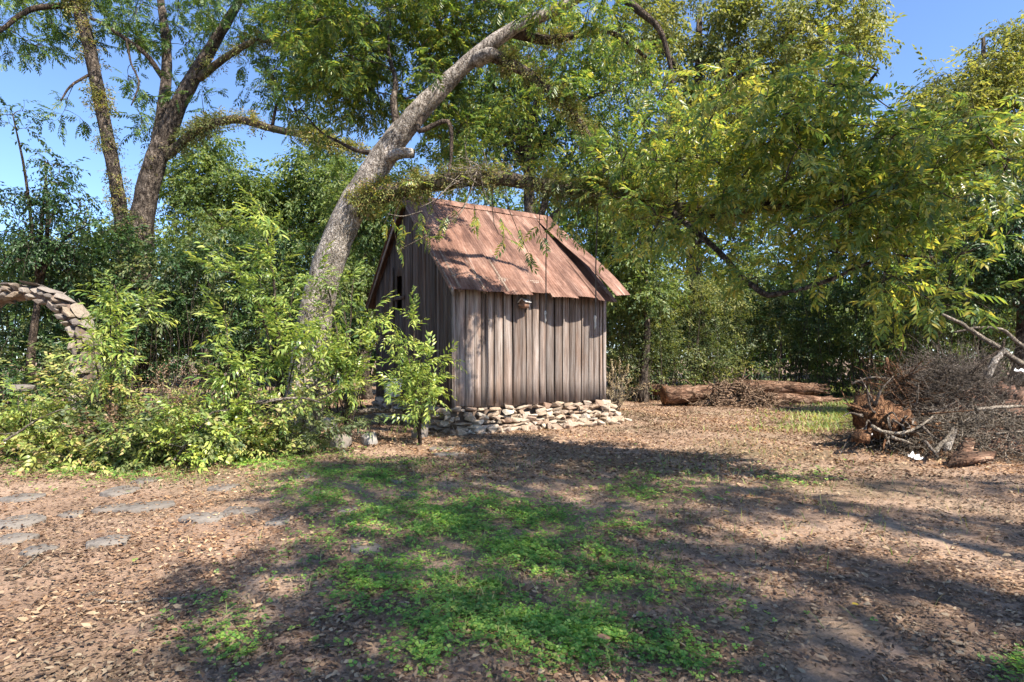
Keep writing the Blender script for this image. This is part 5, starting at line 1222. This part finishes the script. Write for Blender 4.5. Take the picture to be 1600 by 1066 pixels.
# grass
GR = [(1320, 622, 60, 26, 1.3), (1290, 670, 60, 16, .9), (1180, 700, 120, 14, .35), (900, 660, 300, 14, .28), (1100, 740, 160, 30, .35), (700, 740, 200, 30, .35), (180, 735, 240, 16, .8), (850, 900, 250, 90, .25), (1000, 850, 160, 60, .25), (420, 705, 90, 16, .8), (330, 745, 120, 16, .5), (1330, 600, 120, 10, 1.0), (1300, 800, 250, 60, .12)]
p = ground_pts(150000, 2.2, 32, 0.8); dn = patch(p, GR) * np.clip(0.6 + 0.8 * vnoise(p, 2.6, 15), 0, 1.2); p = p[rng.random(len(p)) < dn]
n = len(p)
gm = MB(); a_ = rng.uniform(0, 6.28, n); d = np.stack([np.cos(a_), np.sin(a_), rng.uniform(0.3, 2.0, n)], 1)
scatter(gm, T_BLADE, frames(d), rng.uniform(0.05, 0.13, n) * (1 + 0.02 * p[:, 1]), np.concatenate([p, gz(p[:, 0], p[:, 1])[:, None] - 0.004], 1))
tag(gm.build('grass', M['grass'], kind='stuff'), 'thin patchy grass across the yard and by the logs')
lw = np.stack([rng.uniform(4, 18, 190000), rng.uniform(12, 36, 190000)], 1)
lw = lw[rng.random(len(lw)) < patch(lw, [(1325, 622, 48, 24, .8), (1300, 658, 70, 18, .5), (1335, 598, 90, 9, .6), (1230, 688, 90, 12, .28), (1330, 690, 60, 12, .35)]) * np.clip(0.8 + 0.5 * vnoise(lw, 1.6, 41), 0.1, 1)]; n = len(lw)
lg = MB(); a_ = rng.uniform(0, 6.28, n); d = np.stack([np.cos(a_), np.sin(a_), rng.uniform(0.4, 1.8, n)], 1)
scatter(lg, (T_BLADE[0] * [1, 2.2, 1], T_BLADE[1]), frames(d), rng.uniform(0.10, 0.20, n), np.concatenate([lw, gz(lw[:, 0], lw[:, 1])[:, None] - 0.004], 1))
tag(lg.build('lawn_grass', M['lawn'], kind='stuff'), 'bright green strip of grass between the logs and the brush pile')
# twigs lying about
p = ground_pts(1500, 2.2, 16, 0.9); A_ = np.concatenate([p, (gz(p[:, 0], p[:, 1]) + 0.012)[:, None]], 1); a_ = rng.uniform(0, 6.28, 1500); l_ = rng.uniform(0.05, 0.25, 1500)
B_ = A_ + np.stack([l_ * np.cos(a_), l_ * np.sin(a_), rng.normal(0.004, 0.006, 1500)], 1); tm = MB(); tubes_many(tm, A_, B_, 0.003, 0.0015, 0.06, 4)
tag(tm.build('small_twigs', M['twig_pale'], kind='stuff'), 'thin dry twigs scattered among the fallen leaves')
# sticks and single leaves that stand out
def lying(pts, r_, label):
    q = [G(*p_) for p_ in pts]; base = np.array([*q[0], 0.0])
    path = [np.array([a_, b_, float(gz(a_, b_)) + r_ + 0.008]) - base for a_, b_ in q]
    pa, ra = smooth_path(path, np.linspace(r_, r_ * 0.5, len(path)), 5); m = MB(); tube(m, pa, ra, 6, 0.08); o = m.build('stick', M['twig_pale'], smooth=True); o.location = base; tag(o, label, 'stick')
lying([(148, 934), (200, 938), (240, 934), (300, 934), (345, 922)], 0.009, 'long crooked pale stick on the leaves at lower left')
lying([(395, 975), (410, 945), (424, 918)], 0.006, 'thin straight twig pointing away in the shaded lower left')
lying([(425, 992), (470, 984), (495, 983), (515, 1000)], 0.006, 'thin bent twig in the shade near the bottom')
lying([(30, 895), (50, 878), (68, 858)], 0.010, 'short stick beside the left flagstones')
lying([(248, 830), (262, 800), (272, 772)], 0.006, 'weedy stalk lying across the flagstones') if False else None
def fallen(u, v, s, mat, label):
    c_ = G(u, v); t_ = random.choice(T_PECAN_NEAR); v_, f_ = leaf_card((-0.5, 0, 0), np.array([1.0, 0, 0]), 1.0, 0.5, True, 0.05, 0.15)
    v_ = v_ * s; m = MB().add(v_, f_); m.add(np.array([[-0.8, 0, 0.02], [-0.5, 0.02, 0.0], [-0.5, -0.02, 0.0]]) * s, np.array([[0, 1, 2]]))
    o = m.build('fallen_leaf', M[mat]); o.location = (c_[0], c_[1], float(gz(*c_)) + 0.035); o.rotation_euler = (0.15, 0.1, random.uniform(-0.5, 0.5)); tag(o, label, 'leaf', 'single leaves that stand out on the ground')
fallen(757, 960, 0.075, 'yellow_leaf', 'bright yellow fallen leaf among the clover at bottom centre')
fallen(652, 927, 0.045, 'yellow_leaf', 'small yellow leaf above and left of the big yellow leaf')
fallen(1337, 955, 0.055, 'yellow_leaf', 'yellow leaf lying in the shade at lower right')
fallen(1043, 925, 0.05, 'yellow_leaf', 'small ochre leaf on dark soil right of the clover')
fallen(945, 1012, 0.11, 'brown_leaf', 'big brown leaf lying at the bottom right of the clover')
fallen(862, 951, 0.07, 'brown_leaf', 'folded tan leaf right of the bright yellow leaf')
fallen(1135, 807, 0.06, 'yellow_leaf', 'pale yellow leaf on the shaded ground at right centre')
